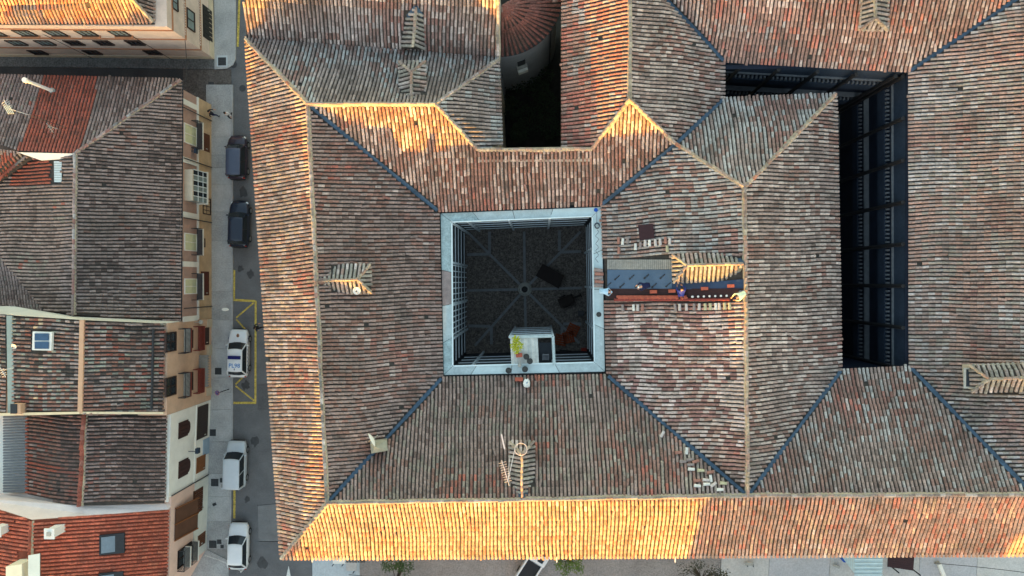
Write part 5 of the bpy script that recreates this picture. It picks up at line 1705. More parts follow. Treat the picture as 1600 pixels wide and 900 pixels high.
pr_ = thing('membrane_print', 'slanted dark trade marks printed on the blue membrane', 'print', P(1000, 436, 13.3)) if False else None
mem = [o for o in COL.objects if o.name == 'roof_membrane'][0]
for i, (x, y) in enumerate(((964, 434), (987, 433), (1010, 432), (1035, 432), (951, 445), (972, 446), (996, 446), (1022, 446), (1044, 445))):
    p, q = P(x - 4, y + 3.6, zroof(x - 4, y) + .066), P(x + 4, y - 3.6, zroof(x + 4, y) + .066)
    d = (q - p).normalized(); s_ = d.cross(Vector((0, 0, 1))).normalized() * .05
    for f0, f1, wv_ in ((0, .3, 1.2), (.34, .5, .8), (.54, .62, 1.3), (.66, 1, .8)):
        mb = MB(); a, b = p.lerp(q, f0), p.lerp(q, f1)
        mb.face([tuple(v_ - mem.location) for v_ in (a - s_ * wv_, b - s_ * wv_, b + s_ * wv_, a + s_ * wv_)])
        obj('printed_mark', mb, M_DARKMETAL, mem, local=True)
brn = thing('roof_panel', 'dark brown ribbed roofing panels laid along the repair strip', 'roof panel', P(1055, 458, 13.5), group=RS)
for k in range(5):
    y0 = 451.2 + k * 3.1
    xe = 1162 - k * 1.5
    obj('ribbed_sheet', sl([(949, y0), (xe, y0 - .5), (xe, y0 + 2.5), (949, y0 + 3)], .03, .10 + .012 * (k % 2)), M_BROWNM, brn)
for k in range(3):
    y0 = 463.6 + k * 2.4
    xs = [(964, 1076), (966, 1076), (960, 1140)][k]
    n_ = int((xs[1] - xs[0]) / 9)
    nt_row = thing('tile_course', ('upper course of new terracotta tiles below the brown sheets', 'lower course of new terracotta tiles below the brown sheets', 'long course of wine red tiles under the new terracotta ones')[k], 'tile course', P(xs[0], y0, zroof(xs[0], y0)), group='new tile courses of the repair')
    for j in range(n_):
        xa = xs[0] + j * 9
        p = P(xa, y0, zroof(xa, y0) + .12); q = P(xa + 10, y0, zroof(xa + 10, y0) + .12)
        d = q - p; sd = d.cross(Vector((0, 0, 1))).normalized(); upv = sd.cross(d).normalized()
        mb = MB(); mb.add([tuple(p + sd * v_[0] * 1.05 + d * v_[1] + upv * v_[2]) for v_ in TPL_V], TPL_F)
        obj('tile', mb, M_ORANGE if k < 2 else mat('wine_tile', S(140, 66, 58), .85, .2, 4), nt_row)
for (x, y, lb_) in ((1021, 456, 'flat terracotta tile right of the bending roofer'), (1050, 455, 'flat terracotta tile left of the kneeling roofer'), (1101, 451, 'flat terracotta tile on the brown sheets under the dormer'), (1142, 447, 'flat terracotta tile nearest the ridge')):
    solo('loose_tile', sl([(x - 5.5, y - 2.5), (x + 5.5, y - 2.8), (x + 5.5, y + 2.2), (x - 5.5, y + 2.5)], .06, .2), M_ORANGE, lb_, 'tile', 'flat terracotta tiles on the brown sheets')
for k in range(7):
    x, y = 1082 + k * 8.9, 463.6 - k * .25
    solo('mortar_dab', MB().ball(P(x, y, zroof(x, y) + .14), .08, 8, sx=1.3 if k == 0 else 1, sz=.5), M_WHITE, 'white mortar dab, ' + ('first', 'second', 'third', 'fourth', 'fifth', 'sixth', 'seventh')[k] + ' from the left in the row of white dots', 'mortar', 'white mortar dabs in a row')
solo('tarp_sheet', sl([(997, 352), (1020, 349.5), (1023, 372), (1000, 376)], .1, .18), mat('maroon_sheet', S(54, 30, 34), .6, .15, 3), 'square dark maroon sheet lying on the tiles above the repair', 'sheet')
ORD = ['first', 'second', 'third', 'fourth', 'fifth', 'sixth', 'seventh', 'eighth', 'ninth', 'tenth', 'eleventh', 'twelfth', 'thirteenth', 'fourteenth', 'fifteenth', 'sixteenth', 'seventeenth', 'eighteenth']
CN_ = ('pale', 'grey', 'reddish', 'yellowish', 'white')
def loose(x, y, ang, c, label, grp, z=None, L=.46, sc=1.15):
    z = zroof(x, y) + .16 if z is None else z
    p = P(x, y, z); d = Vector((math.cos(ang), math.sin(ang), 0.02)) * L
    p = p - d / 2
    sd = Vector((math.sin(ang), -math.cos(ang), 0))
    mb = MB(); mb.add([tuple(p + sd * v_[0] * sc + d * v_[1] + Vector((0, 0, v_[2] * sc - .02))) for v_ in TPL_V], TPL_F)
    m = mat('loose_tile_%d' % c, (PALE, GREY, S(170, 120, 104), S(196, 186, 150), S(226, 220, 210))[c], .9, .3, 8, spots=.12)
    solo('loose_tile', mb, m, label, 'tile', grp)
G1 = 'loose tiles below the maroon sheet'
for i, (x, y, c) in enumerate(sorted(((966.5, 376, 2), (973, 377.5, 4), (980.5, 375.5, 1), (993, 385.5, 4), (1000.5, 383.5, 1), (1008, 380, 0), (1015, 380, 4), (1024, 379, 0), (1031.5, 378, 0), (1040, 375.5, 2), (1046.5, 377, 0)))):
    loose(x, y, R(90 + rng.uniform(-6, 6)), c, CN_[c] + ' loose tile, ' + ORD[i] + ' from the left of those set down below the maroon sheet', G1)
loose(967, 391.5, R(88), 2, 'reddish loose tile alone below the left end of the upper tile row', G1)
loose(1042.5, 389, R(92), 3, 'yellowish loose tile alone just above the grey underlay', G1)
G2 = 'loose tiles in a row above the white and wine tiles'
for i, (x, c) in enumerate(((973, 1), (990, 4), (996.5, 0), (1004, 2), (1055, 1), (1062, 0), (1072.5, 0), (1084.5, 1), (1092.5, 0), (1102, 3), (1110, 3), (1118.5, 4), (1124, 0), (1132.5, 3), (1140, 3))):
    loose(x, 481 - i * .2, R(90 + rng.uniform(-6, 6)), c, CN_[c] + ' loose tile, ' + ORD[i] + ' from the left in the row below the repair', G2)
G3 = 'loose tiles beside the blue valley'
def zs(px, py):
    return on_deck(px, py, .15)
for i, (y, x, a, c) in enumerate(sorted((y, x, a, c) for (x, y, a, c) in ((1060, 707, 5, 2), (1067, 721, 0, 1), (1078, 718, 10, 1), (1087, 721, 20, 2), (1079, 726, 5, 1), (1080, 733, -4, 4), (1095, 735, -3, 3), (1089, 751, 2, 2), (1089.5, 759, -5, 4), (1103, 750, -6, 0), (1104, 756.5, 2, 4),
                     (1110.5, 747, 95, 4), (1115, 757, 35, 0), (1130, 755, -6, 3), (1110, 738, 15, 2), (1073, 704, 85, 4), (1125, 765, 0, 4), (1035, 678, 60, 0)))):
    loose(x, y, R(a), c, CN_[c] + ' loose tile, ' + ORD[i] + ' from the top in the scatter beside the blue valley', G3, z=zs(x, y), sc=1.2)
G4 = 'stacked tiles on the walkway'
for k in range(5):
    loose(935 + (k % 2), 422 + k * 6.0, R(-8 + 5 * (k % 3)), 2 if k % 2 else 1, ('grey' if k % 2 == 0 else 'reddish') + ' tile, ' + ORD[k] + ' from the top of those resting on the gutter walkway', G4, z=zc + .05, L=.62, sc=1.5)

# ------------------------------------------------------------------ things on the walkway and landing
zw = zc - .03
def pot(x, y, label, r_=.2, z=zw, grp='black pots on the landing'):
    t = thing('flower_pot', label, 'flower pot', P(x, y, z), group=grp)
    obj('pot', MB().lathe([(r_ * .75, 0), (r_, .3), (r_ * 1.08, .32), (r_ * 1.08, .36), (r_ * .9, .36)], P(x, y, z), 14), M_BLACK, t)
    obj('soil', MB().lathe([(r_ * .88, .355), (r_ * .88, .366)], P(x, y, z), 12), mat('pot_soil', (.05, .052, .05), .95, .3, 8), t)
pot(822.5, 556.5, 'round black pot upper of the pair on the landing')
pot(828, 563.5, 'round black pot lower of the pair on the landing')
pot(795, 578, 'black pot on the walkway left of the landing')
pot(820.5, 576, 'black pot on the walkway in front of the landing')
pot(935, 491, 'single black pot on the right side of the walkway', .17)
t = thing('planter', 'terracotta trough with a bright yellow green shrub on the landing', 'planter', P(811, 555, zw))
pz = MB(); pz.slab([p + Vector((0, 0, .3)) for p in px3((806, 552, zw), (816, 551.5, zw), (816.5, 557, zw), (807, 558, zw))], .3); obj('trough', pz, M_ORANGE, t)
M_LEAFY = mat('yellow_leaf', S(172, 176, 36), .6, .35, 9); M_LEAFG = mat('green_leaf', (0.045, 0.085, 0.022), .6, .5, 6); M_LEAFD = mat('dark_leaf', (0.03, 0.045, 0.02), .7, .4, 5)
def leaves(mb, c, rx, ry, rz_, n_, ln, rnd, flat=.5):
    for _ in range(n_):
        while True:
            q = Vector((rnd.uniform(-1, 1), rnd.uniform(-1, 1), rnd.uniform(-1, 1)))
            if q.length < 1: break
        p = Vector(c) + Vector((q.x * rx, q.y * ry, q.z * rz_))
        d = Vector((rnd.uniform(-1, 1), rnd.uniform(-1, 1), rnd.uniform(-flat, flat))).normalized() * ln * rnd.uniform(.6, 1.3)
        s_ = d.cross(Vector((rnd.uniform(-.4, .4), rnd.uniform(-.4, .4), 1))).normalized() * ln * .3
        mb.face([p, p + d * .5 + s_, p + d, p + d * .5 - s_])
lf = MB()
for (x, y, r_) in ((807, 535, .32), (804, 541, .28), (811, 541, .34), (806, 530, .26), (808, 547, .3)):
    leaves(lf, P(x, y, zw + .75), r_, r_, .25, 70, .13, rng)
obj('foliage', lf, M_LEAFY, t, kind='stuff')
stem = MB()
for (x, y) in ((807, 535), (811, 541), (808, 547)):
    stem.tube([P(811, 555, zw + .25), P(x, y, zw + .7)], .012, 4)
obj('stem', stem, M_WOODB, t)
t = thing('planter', 'empty terracotta trough on the tiles below the walkway', 'planter', P(811, 592, 12.2))
obj('trough', MB().box(P(811, 592.5, 12.35), (.55, .25, .26)), M_ORANGE, t)
t = thing('plastic_bag', 'crumpled white plastic bag on the tiles beneath the landing', 'bag', P(823, 599, 12.3))
bg_ = MB().ball(P(823, 599, 12.5), .3, 10, sx=.75, sy=1.1, sz=.8); bg_.v = [(v_[0] + rng.uniform(-.05, .05), v_[1] + rng.uniform(-.05, .05), v_[2] + rng.uniform(-.05, .05)) for v_ in bg_.v]
obj('bag', bg_, M_WHITE, t); bg_ = MB().tube([P(821, 602, 12.6), P(824, 597, 12.78)], .03, 5); obj('handle', bg_, mat('blue_stripe', S(60, 100, 150), .6, .1, 4), t)
t = thing('watering_can', 'grey can standing at the edge of the landing', 'can', P(812, 569, zw))
obj('can', MB().lathe([(.13, 0), (.14, .3), (.06, .36)], P(812, 570, zw), 10), M_STONE, t); obj('spout', MB().tube([P(812, 569, zw + .2), P(812.5, 565, zw + .4)], .03, 5), M_STONE, t)
def chair(px, py, z, rz, m, label, s=1.0, grp=None):
    t = thing('chair', label, 'chair', P(px, py, z), rz, grp); WLOC[t] = Vector((0, 0, 0))
    obj('seat', MB().box((0, 0, .45), (.46, .44, .04)), m, t, local=True)
    bk = MB().box((0, -.22, .72), (.44, .04, .5)); obj('backrest', bk, m, t, local=True)
    for a in (-.2, .2):
        for b in (-.19, .19):
            obj('leg', MB().box((a, b, .215), (.035, .035, .43)), m, t, local=True)
        obj('armrest', MB().box((a * 1.15, .0, .66), (.05, .42, .03)), m, t, local=True)
    return t
chair(852.5, 557, 8.62, R(180), mat('grey_plastic', S(150, 152, 158), .5, .15, 4), 'grey plastic armchair seen in the opening of the landing')
chair(907, 489, .07, R(0), mat('dark_grey_plastic', S(78, 78, 80), .6, .2, 4), 'dark chair in the courtyard right of the cart')
chair(911.5, 547, .07, R(90), mat('red_plastic', S(160, 50, 36), .5, .15, 4), 'red chair in the lower right corner of the courtyard')
# blue drain and coiled cable at the court corner
solo('drain_outlet', MB().lathe([(.14, 0), (.14, .05), (.1, .05)], P(931, 328, zw), 14), mat('blue_plastic', S(20, 80, 170), .5, .1, 4), 'small round blue drain at the corner of the walkway', 'drain')
t = thing('cable_coil', 'tangled dark cable coil on the right side of the walkway', 'cable', P(933, 352, zw))
pts = [P(933 + math.cos(k * .55) * (4.2 - k * .03) + rng.uniform(-.6, .6), 352.5 + math.sin(k * .55) * (5 - k * .04), zw + .03 + .002 * k) for k in range(46)]
obj('coil', MB().tube(pts, .018, 4), M_NAVY, t)
pts = [P(933 + math.sin(k * .8) * 2.2 + rng.uniform(-.5, .5), 359 + k * 1.55, zw + .03) for k in range(34)]
obj('cable', MB().tube(pts, .014, 4), M_NAVY, t)
pts = [P(932.5, 331 + k * 3, zw + .03) for k in range(7)]
obj('cable', MB().tube(pts, .014, 4), M_NAVY, t)

# ------------------------------------------------------------------ things on the court floor
zf = 0.06
t = thing('table', 'large dark brown rectangular table in the courtyard beside the well', 'table', P(859, 432, zf))
tp = [P(x, y, .78) for x, y in ((848, 412), (881.5, 431), (873, 451), (837, 431))]
obj('table_top', MB().slab(tp, .06), M_BLACK if False else mat('dark_table', (.018, .011, .009), .7, .2, 4), t)
for q in tp:
    c = q.lerp(P(859, 432, .78), .12); obj('leg', MB().box((c.x, c.y, .4), (.07, .07, .66)), M_BLACK, t)
t = thing('hand_cart', 'dark hand cart with a narrow drawbar on the courtyard floor', 'cart', P(887, 469, zf), R(22)); WLOC[t] = Vector((0, 0, 0))
M_CART = mat('cart_wood', (.03, .022, .018), .8, .25, 4)
obj('tray', MB().box((-.15, 0, .5), (1.35, .8, .06)), M_CART, t, local=True)
for s_ in (-1, 1):
    obj('side_board', MB().box((-.15, s_ * .4, .62), (1.35, .04, .22)), M_CART, t, local=True)
    obj('wheel', MB().tube([(-.3, s_ * .46, .3), (-.3, s_ * .52, .3)], .28, 12), M_TYRE, t, local=True)
obj('drawbar', MB().box((.85, 0, .5), (.75, .16, .06)), M_CART, t, local=True); obj('handle', MB().box((1.22, 0, .5), (.08, .4, .06)), M_CART, t, local=True)
def pallet(px, py, rz, label, m):
    t = thing('pallet', label, 'pallet', P(px, py, zf), rz, 'reddish pallets in the courtyard'); WLOC[t] = Vector((0, 0, 0))
    for k in range(5):
        obj('slat', MB().box((-.4 + k * .2, 0, .12), (.14, 1.0, .025)), m, t, local=True)
    for y in (-.44, 0, .44):
        obj('runner', MB().box((0, y, .055), (1.0, .09, .1)), m, t, local=True)
M_PAL = mat('pallet_wood', S(150, 74, 44), .8, .25, 4)
pallet(876, 531, R(80), 'reddish pallet left of the pair in the courtyard', M_PAL); pallet(888, 527, R(12), 'reddish pallet right of the pair in the courtyard', M_PAL); pallet(895, 515, R(65), 'small tilted reddish pallet above the pair', M_PAL)
t = thing('table', 'black rectangular table at the south edge of the courtyard', 'table', P(882, 554, zf))
tp = [P(x, y, .76) for x, y in ((874, 546), (893, 548), (893, 560), (873, 561))]
obj('table_top', MB().slab(tp, .05), M_BLACK, t)
for q in tp:
    c = q.lerp(P(883, 554, .76), .15); obj('leg', MB().box((c.x, c.y, .38), (.06, .06, .7)), M_BLACK, t)

# ------------------------------------------------------------------ aerials, flues and dishes
def aerial(base, z, h, dirv, n_, label, m=M_FRAME, half=.3, loop=False):
    p = P(*base, z)
    t = thing('aerial', label, 'aerial', p)
    obj('mast', MB().tube([p, p + Vector((0, 0, h))], .03, 5), m, t)
    d = Vector((dirv[0], dirv[1], 0)).normalized(); s_ = Vector((-d.y, d.x, 0))
    top = p + Vector((0, 0, h))
    obj('boom', MB().tube([top - d * .3, top + d * n_ * .16], .02, 4), m, t)
    for k in range(n_):
        c = top + d * k * .16
        obj('element', MB().tube([c - s_ * half, c + s_ * half], .012, 4), m, t)
    return t, top
ae, top = aerial((796, 738), 14.4, 2.2, (-.3, 1), 9, 'pale television aerial mast beside the south dormer', mat('pale_pink_metal', S(222, 208, 204), .5, .1, 5), .25)
lp = [P(814, 702, 15.6) + Vector((math.cos(k / 16 * 6.283) * .42, math.sin(k / 16 * 6.283) * .42, 0)) for k in range(17)]
obj('loop', MB().tube(lp, .022, 5), mat('pale_pink_metal', S(222, 208, 204), .5, .1, 5), ae)
obj('arm', MB().tube([lp[8], top, P(796, 716, 15)], .025, 4), mat('pale_pink_metal', S(222, 208, 204), .5, .1, 5), ae)
obj('panel', MB().box(P(786, 690, 16.2), (.09, 1.0, .1), R(12)), mat('pale_pink_metal', S(222, 208, 204), .5, .1, 5), ae)
def dish(base, z, r_, tilt, label, rz=0.0, h=.8):
    p = P(*base, z)
    t = thing('satellite_dish', label, 'satellite dish', p, 0); 
    obj('mast', MB().tube([p, p + Vector((0, 0, h))], .035, 5), M_STONE, t)
    rot = Matrix.Rotation(rz, 3, 'Z') @ Matrix.Rotation(tilt, 3, 'X')
    prof = [(r_ * k / 5, .35 * r_ * (k / 5) ** 2) for k in range(1, 6)]
    vs_ = []; n_ = 18
    for rr, zz in prof:
        vs_ += [p + Vector((0, 0, h)) + rot @ Vector((math.cos(2 * math.pi * k / n_) * rr, math.sin(2 * math.pi * k / n_) * rr, zz)) for k in range(n_)]
    mb = MB(); mb.add(vs_, [(i * n_ + k, i * n_ + (k + 1) % n_, (i + 1) * n_ + (k + 1) % n_, (i + 1) * n_ + k) for i in range(4) for k in range(n_)] + [tuple(range(n_))])
    obj('reflector', mb, M_WHITE, t)
    c = p + Vector((0, 0, h)); f = c + rot @ Vector((0, 0, r_ * .9))
    obj('feed_arm', MB().tube([c + rot @ Vector((0, -r_ * .9, .3 * r_)), f], .02, 4), M_STONE, t)
    obj('feed_horn', MB().ball(f, .06, 6), M_BLACK, t)
    return t
dish((590, 680), 14.0, .5, R(80), 'white satellite dish seen edge-on above the stone chimney', rz=R(-62), h=1.1)
dish((560, 454), 14.2, .27, R(12), 'small round white dish at the foot of the sunlit west dormer', rz=R(20), h=.4)
dish((30, 540), 9.4, .2, R(20), 'small pale dish left of the white skylight', h=.5)
ch = thing('chimney', 'squat stone chimney sitting in the blue valley', 'chimney', P(594, 697, 13.4))
q = MB(); q.prism([(p.x, p.y) for p in px3((580, 689, 14.2), (602, 688, 14.2), (604, 703, 14.2), (582, 708, 14.2))], 13.0, 14.25); obj('stack', q, mat('chimney_stone', S(150, 140, 122), .9, .25, 3, spots=.15), ch)
q = MB(); tp = P(586, 699, 14.9)
bs = px3((578, 688, 14.27), (604, 687, 14.27), (606, 704, 14.27), (580, 709, 14.27))
for i in range(4): q.face([bs[i], bs[(i + 1) % 4], tp])
obj('cap', q, mat('cap_stone', S(160, 154, 134), .9, .15, 3), ch)
fl_ = thing('flue_pipe', 'white flue pipe standing on the patched red and grey roof', 'flue pipe', P(82, 142, 5.9))
a, b = P(82, 142, 6.0), P(82, 142, 6.0) + Vector((0, 0, 3.0))
obj('pipe', MB().tube([a, b], .13, 10), M_WHITE, fl_); obj('collar', MB().lathe([(.26, 0), (.2, .2)], a, 12), M_STONE, fl_); obj('cowl', MB().lathe([(.2, 0), (.2, .22), (.1, .22)], b, 12), M_WHITE, fl_)
ae, top = aerial((46, 180), 6.9, 2.2, (-.5, .8), 5, 'pale panel aerial on the grey part of the hipped roof', M_WHITE, .3)
for k in range(4): obj('panel_bar', MB().box(top + Vector((-.2 + k * .14, -.1, .05)), (.05, .75, .05), R(30)), mat('cream_panel', S(224, 222, 196), .6, .08, 1), ae)
aerial((92, 202), 7.3, 1.2, (.6, -.8), 4, 'small dark aerial on the red tile patch', M_STONE, .2)
aerial((22, 575), 9.0, 1.3, (.3, -.5), 4, 'small white aerial on the ridge of the patchy roof', M_WHITE, .22)

# ------------------------------------------------------------------ street furniture
t = thing('parking_sign', 'round blue and red parking sign on a black post', 'sign', P(358, 608, .12))
b = P(358, 608, .12); obj('post', MB().tube([b, b + Vector((0, 0, 2.3))], .035, 6), M_BLACK, t)
c = b + Vector((-.05, 0, 2.25))
obj('sign_disc', MB().tube([c + Vector((-.02, 0, 0)), c + Vector((.03, .02, .02))], .2, 16), mat('sign_blue', S(96, 96, 150), .5, .1, 4), t)
obj('sign_rim', MB().tube([c + Vector((-.01, 0, 0)), c + Vector((.02, .015, .015))], .23, 16), mat('sign_red', S(170, 110, 120), .5, .1, 4), t)
obj('sign_bar', MB().tube([c + Vector((.04, -.14, -.14)), c + Vector((.04, .14, .14))], .03, 5), mat('sign_red', S(190, 60, 60), .5, .1, 4), t)
t = thing('street_lamp', 'white oval lamp head on a slim post above the pavement', 'street lamp', P(357, 482, .12))
b = P(357, 482, .12); obj('post', MB().tube([b, b + Vector((0, 0, 1.1))], .04, 6), M_BLACK, t)
obj('lamp_head', MB().ball(P(352, 483.5, 1.2), .3, 12, sx=1.1, sy=.5, sz=.35), M_WHITE, t)
t = thing('chain_barrier', 'white chain strung from the pink house across the pavement', 'chain', P(345, 882, 0))
a, b = P(321, 868, 1.0), P(377, 893, .9)
for k in range(26):
    p = a.lerp(b, k / 26); q = a.lerp(b, (k + .7) / 26)
    sgz = Vector((0, 0, -.25 * math.sin(math.pi * k / 26)))
    obj('link', MB().tube([p + sgz, q + sgz], .035, 5), M_WPAINT, t)
for q in (b,):
    obj('bollard', MB().tube([(q.x, q.y, 0), (q.x, q.y, 1.0)], .06, 8), M_WPAINT, t)
cbl = [(P(170, 36, 8.2), P(305, 74, 5.0)), ]
def wire(p, q, sag, label):
    pts = [p.lerp(q, k / 12) - Vector((0, 0, sag * math.sin(math.pi * k / 12))) for k in range(13)]
    solo('overhead_cable', MB().tube(pts, .025, 4), M_BLACK, label, 'cable')
wire(P(289, 62, 4.9), P(290, 128, 5.4), .2, 'black cable crossing the alley between the corner house and the long house')
wire(P(0, 60, 5.2), P(288, 62, 5.0), .1, 'black cable running along the ochre corner house')
wire(P(30, 35, 8.0), P(146, 92, 1.5), .05, 'slanting black cable down the left of the ochre front')
wire(P(172, 36, 8.0), P(268, 93, 1.5), .05, 'slanting black cable down the right of the ochre front')
wire(P(545, 898, .2), P(700, 915, 3.0), .1, 'black cable trailing over the pale forecourt')
wire(P(1460, 880, 3.0), P(1620, 897, 3.0), .2, 'black cable over the pale square at the lower right')
wire(P(46, 180, 8.9), P(105, 200, 8.2), .05, 'thin stay wire over the red tile patch')

# ------------------------------------------------------------------ south edge: trees and canopy
def tree(px, py, h, r_, label, n_, lm, seed, ln=.16, clumps=14):
    rd_ = random.Random(seed)
    b = P(px, py, 0)
    t = thing('tree', label, 'tree', b)
    tr = MB(); tr.tube([b, b + Vector((.1, .05, h * .35)), b + Vector((.05, .1, h * .6))], .16, 8, r2=.09)
    cl = []
    for k in range(clumps):
        a = rd_.uniform(0, 6.28); rr = r_ * math.sqrt(rd_.random()) * .9
        c = b + Vector((math.cos(a) * rr, math.sin(a) * rr, h * (.55 + .4 * rd_.random() * (1 - .4 * rr / r_))))
        cl.append(c)
        tr.tube([b + Vector((.05, .1, h * .5)), b.lerp(c, .6) * 1 + Vector((0, 0, 0)), c], .045, 5, r2=.015)
    obj('trunk', tr, mat('bark', (.07, .055, .045), .9, .3, 5), t)
    cr = MB()
    for c in cl:
        rr = r_ * rd_.uniform(.2, .38)
        leaves(cr, c, rr, rr, rr * .6, n_ // clumps, ln, rd_, .5)
    obj('crown', cr, lm, t, kind='stuff')
tree(625, 894, 4.5, 2.3, 'leafy green tree at the south eave left of the white truck', 2600, M_LEAFG, 5)
tree(888, 866, 3.6, 1.3, 'bright green tree tucked under the sunlit eave', 700, mat('bright_leaf', (0.10, 0.16, 0.03), .6, .4, 6), 8)
tree(1086, 891, 4.5, 2.2, 'sparse dark tree half bare by the pale square', 1000, mat('olive_leaf', (0.05, 0.055, 0.03), .7, .5, 5), 12, ln=.15, clumps=22)
t = thing('canopy', 'pale blue corrugated canopy with a sloping side by the south wall', 'canopy', P(1345, 885, 0))
M_CAN = mat('pale_corrugated', S(176, 200, 206), .5, .12, 2)
for k in range(12):
    y0 = 864 + k * 3.0
    obj('corrugated_sheet', MB().slab([P(1335, y0, 2.9 + .04 * (k % 2)), P(1380, y0, 2.9 + .04 * (k % 2)), P(1380 - .3 * k, y0 + 2.9, 2.9), P(1335 + .1, y0 + 2.9, 2.9)], .04), M_CAN, t)
for k in range(6):
    xa = 1316 + k * 3.2; xb = xa + 2.6
    top_ = lambda x: 862
    bot_ = lambda x: 868 + (x - 1314) * 1.35
    obj('side_strip', MB().slab([P(xa, 862, 2.2 + (xa - 1316) * .035), P(xb, 862, 2.2 + (xb - 1316) * .035), P(xb, bot_(xb), 2.2 + (xb - 1316) * .035), P(xa, bot_(xa), 2.2 + (xa - 1316) * .035)], .03), M_CAN, t)
for (x, y) in ((1338, 896), (1376, 896)):
    p = P(x, y, 0); obj('post', MB().box((p.x, p.y, 1.4), (.08, .08, 2.8)), M_FRAME, t)
t = thing('tarp_cover', 'dark maroon ribbed cover on a low frame right of the pale canopy', 'cover', P(1408, 877, 0))
M_MAR = mat('maroon_sheet', S(54, 30, 34), .6, .15, 3)
for k in range(7):
    f0, f1 = k / 7, (k + .93) / 7
    a0, a1, b0, b1 = P(1388, 863, 1.6), P(1387, 886, 1.6), P(1429, 867, 1.6), P(1427, 892, 1.6)
    obj('rib', MB().slab([a0.lerp(a1, f0), b0.lerp(b1, f0), b0.lerp(b1, f1), a0.lerp(a1, f1)], .08), M_MAR, t)
for (x, y) in ((1391, 884), (1424, 888)):
    p = P(x, y, 0); obj('leg', MB().box((p.x, p.y, .75), (.08, .08, 1.5)), M_BLACK, t)
t = thing('post', 'short white square post lying tilted on the pale square', 'post', P(1473, 893, 0))
obj('shaft', MB().box(P(1472, 893, .25), (.28, 1.6, .3), R(22)), M_WHITE, t); obj('cap', MB().box(P(1465, 880, .25), (.34, .16, .36), R(22)), M_STONE, t)
t = thing('bench', 'small pale bench with crossed legs on the square', 'bench', P(1171, 881, .05))
obj('seat', MB().box(P(1171, 881, .45), (.7, .3, .06)), M_STONE, t)
c = P(1171, 881, .05)
for s_ in (-.25, .25): obj('leg', MB().box((c.x + s_, c.y, .22), (.06, .26, .4)), M_DARKMETAL, t)
t = thing('stool', 'little grey stool lying near the canopy', 'stool', P(1307, 885, .05))
obj('seat', MB().box(P(1307, 885, .3), (.6, .2, .06), R(-25)), M_STONE, t); obj('leg', MB().box(P(1307, 885, .16), (.5, .06, .24), R(-25)), M_DARKMETAL, t)
solo('bin', MB().lathe([(.2, 0), (.24, .8), (.2, .85)], P(1314, 869, .05), 12), mat('blue_plastic', S(20, 80, 170), .5, .1, 4), 'small blue bin at the corner of the pale canopy', 'bin')
t = thing('market_stand', 'white stand with dark slatted rack on the pale forecourt', 'stand', P(540, 880, .04))
obj('board', MB().slab(px3((520, 873, .9), (540, 873, .9), (540, 881, .9), (520, 881, .9)), .05), M_WHITE, t)
obj('board', MB().slab(px3((541, 878, .9), (557, 878, .9), (557, 892, .9), (541, 892, .9)), .05), mat('pale_slab0', S(196, 198, 196), .9, .12, .5), t)
for k in range(13):
    x = 543 + k * 2.4
    obj('slat', MB().tube([P(x, 871, 1.0), P(x - 2.6, 879, 1.0)], .04, 4), M_DARKMETAL, t)
for (x, y) in ((523, 879), (538, 879), (555, 890)):
    p = P(x, y, .04); obj('leg', MB().box((p.x, p.y, .44), (.06, .06, .8)), M_DARKMETAL, t)
for i, x in enumerate((488, 870, 1055)):
    p = P(x, 873, 12.7)
    solo('spout', MB().tube([p + Vector((0, .5, .1)), p - Vector((0, .25, 0))], .05, 5), M_WHITE, ('white spout at the left end of the sunlit eave', 'white spout of the sunlit eave right of the truck', 'white spout where the eave falls into shade')[i], 'spout', 'white spouts along the south eave')

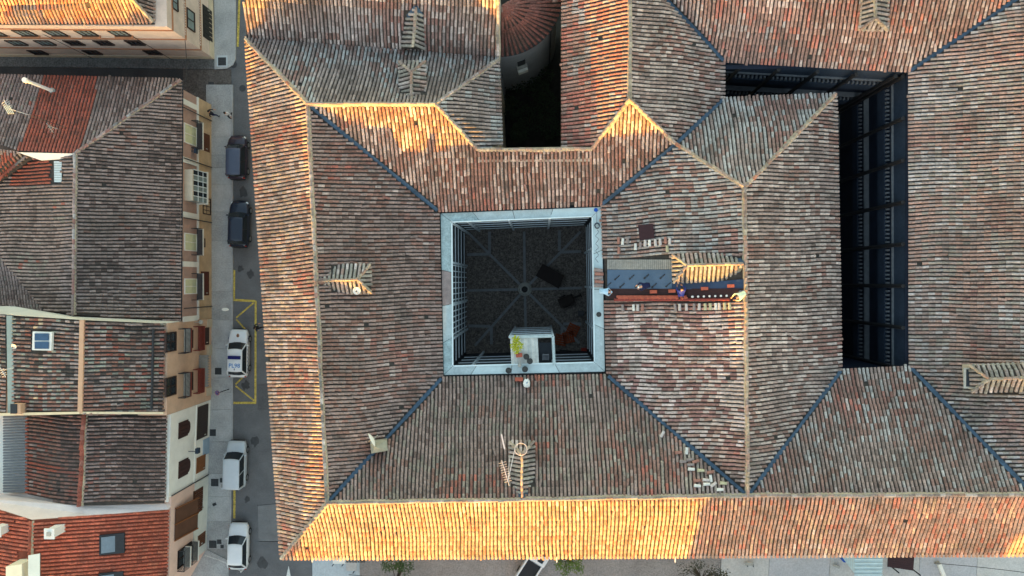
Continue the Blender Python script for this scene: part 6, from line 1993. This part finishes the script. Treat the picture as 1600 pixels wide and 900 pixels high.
# shrubs in the dark garden
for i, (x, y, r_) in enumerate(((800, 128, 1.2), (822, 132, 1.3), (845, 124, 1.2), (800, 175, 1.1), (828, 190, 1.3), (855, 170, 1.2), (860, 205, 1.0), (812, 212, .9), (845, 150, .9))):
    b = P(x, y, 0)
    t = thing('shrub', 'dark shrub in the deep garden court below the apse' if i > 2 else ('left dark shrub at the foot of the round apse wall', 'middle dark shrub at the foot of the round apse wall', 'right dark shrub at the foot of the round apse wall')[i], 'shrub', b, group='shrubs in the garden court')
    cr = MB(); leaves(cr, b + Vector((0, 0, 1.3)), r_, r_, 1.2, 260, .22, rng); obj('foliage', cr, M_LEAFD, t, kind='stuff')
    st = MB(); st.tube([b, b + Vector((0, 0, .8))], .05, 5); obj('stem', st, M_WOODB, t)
b = P(3, 690, 0)
t = thing('tree', 'green tree showing at the left edge beside the grey sheet roof', 'tree', b)
cr = MB(); leaves(cr, b + Vector((-.6, 0, 3)), .9, 2.6, 1.4, 900, .25, rng); obj('crown', cr, M_LEAFG, t, kind='stuff')
st = MB(); st.tube([b, b + Vector((0, 0, 2.6))], .1, 6); obj('trunk', st, M_WOODB, t)

# ------------------------------------------------------------------ unseen blocks added south of the frame to cast shade
def shade_block(x0, x1, y0, y1, ze, zr, label, m=M_PLASTER):
    t = thing('shade_block', label, 'house', ((x0 + x1) / 2, (y0 + y1) / 2, 0), group='unseen shade blocks south of the square')
    w_ = MB(); w_.prism([(x0, y0), (x1, y0), (x1, y1), (x0, y1)], 0, ze); obj('wall', w_, m, t)
    ym = (y0 + y1) / 2
    r_ = MB(); r_.slab([(x0 - .4, y0 - .4, ze), (x1 + .4, y0 - .4, ze), (x1 + .4, ym, zr), (x0 - .4, ym, zr)], .15); r_.slab([(x0 - .4, ym, zr), (x1 + .4, ym, zr), (x1 + .4, y1 + .4, ze), (x0 - .4, y1 + .4, ze)], .15)
    obj('roof', r_, M_ORANGE, t)
shade_block(-75, -10, -70, -58, 10.5, 13.2, 'unseen row of houses added to shade the street and square')
shade_block(-9.5, 2.2, -72, -58, 10.5, 13.2, 'unseen lower house added to the shading row south of the square')
shade_block(2.7, 21.5, -72, -58, 17.0, 20.2, 'unseen tall house sized to shade the south and top right slopes')  # implied by the shade edge, widened to shade the top right roof
shade_block(-32, -24.1, -53, -45, 15.4, 18.2, 'unseen tall narrow block added to shade the west slope')  # added to keep direct sun off the west slope
shade_block(22, 60, -72, -58, 10.5, 13.2, 'unseen long house added at the end of the shading row')
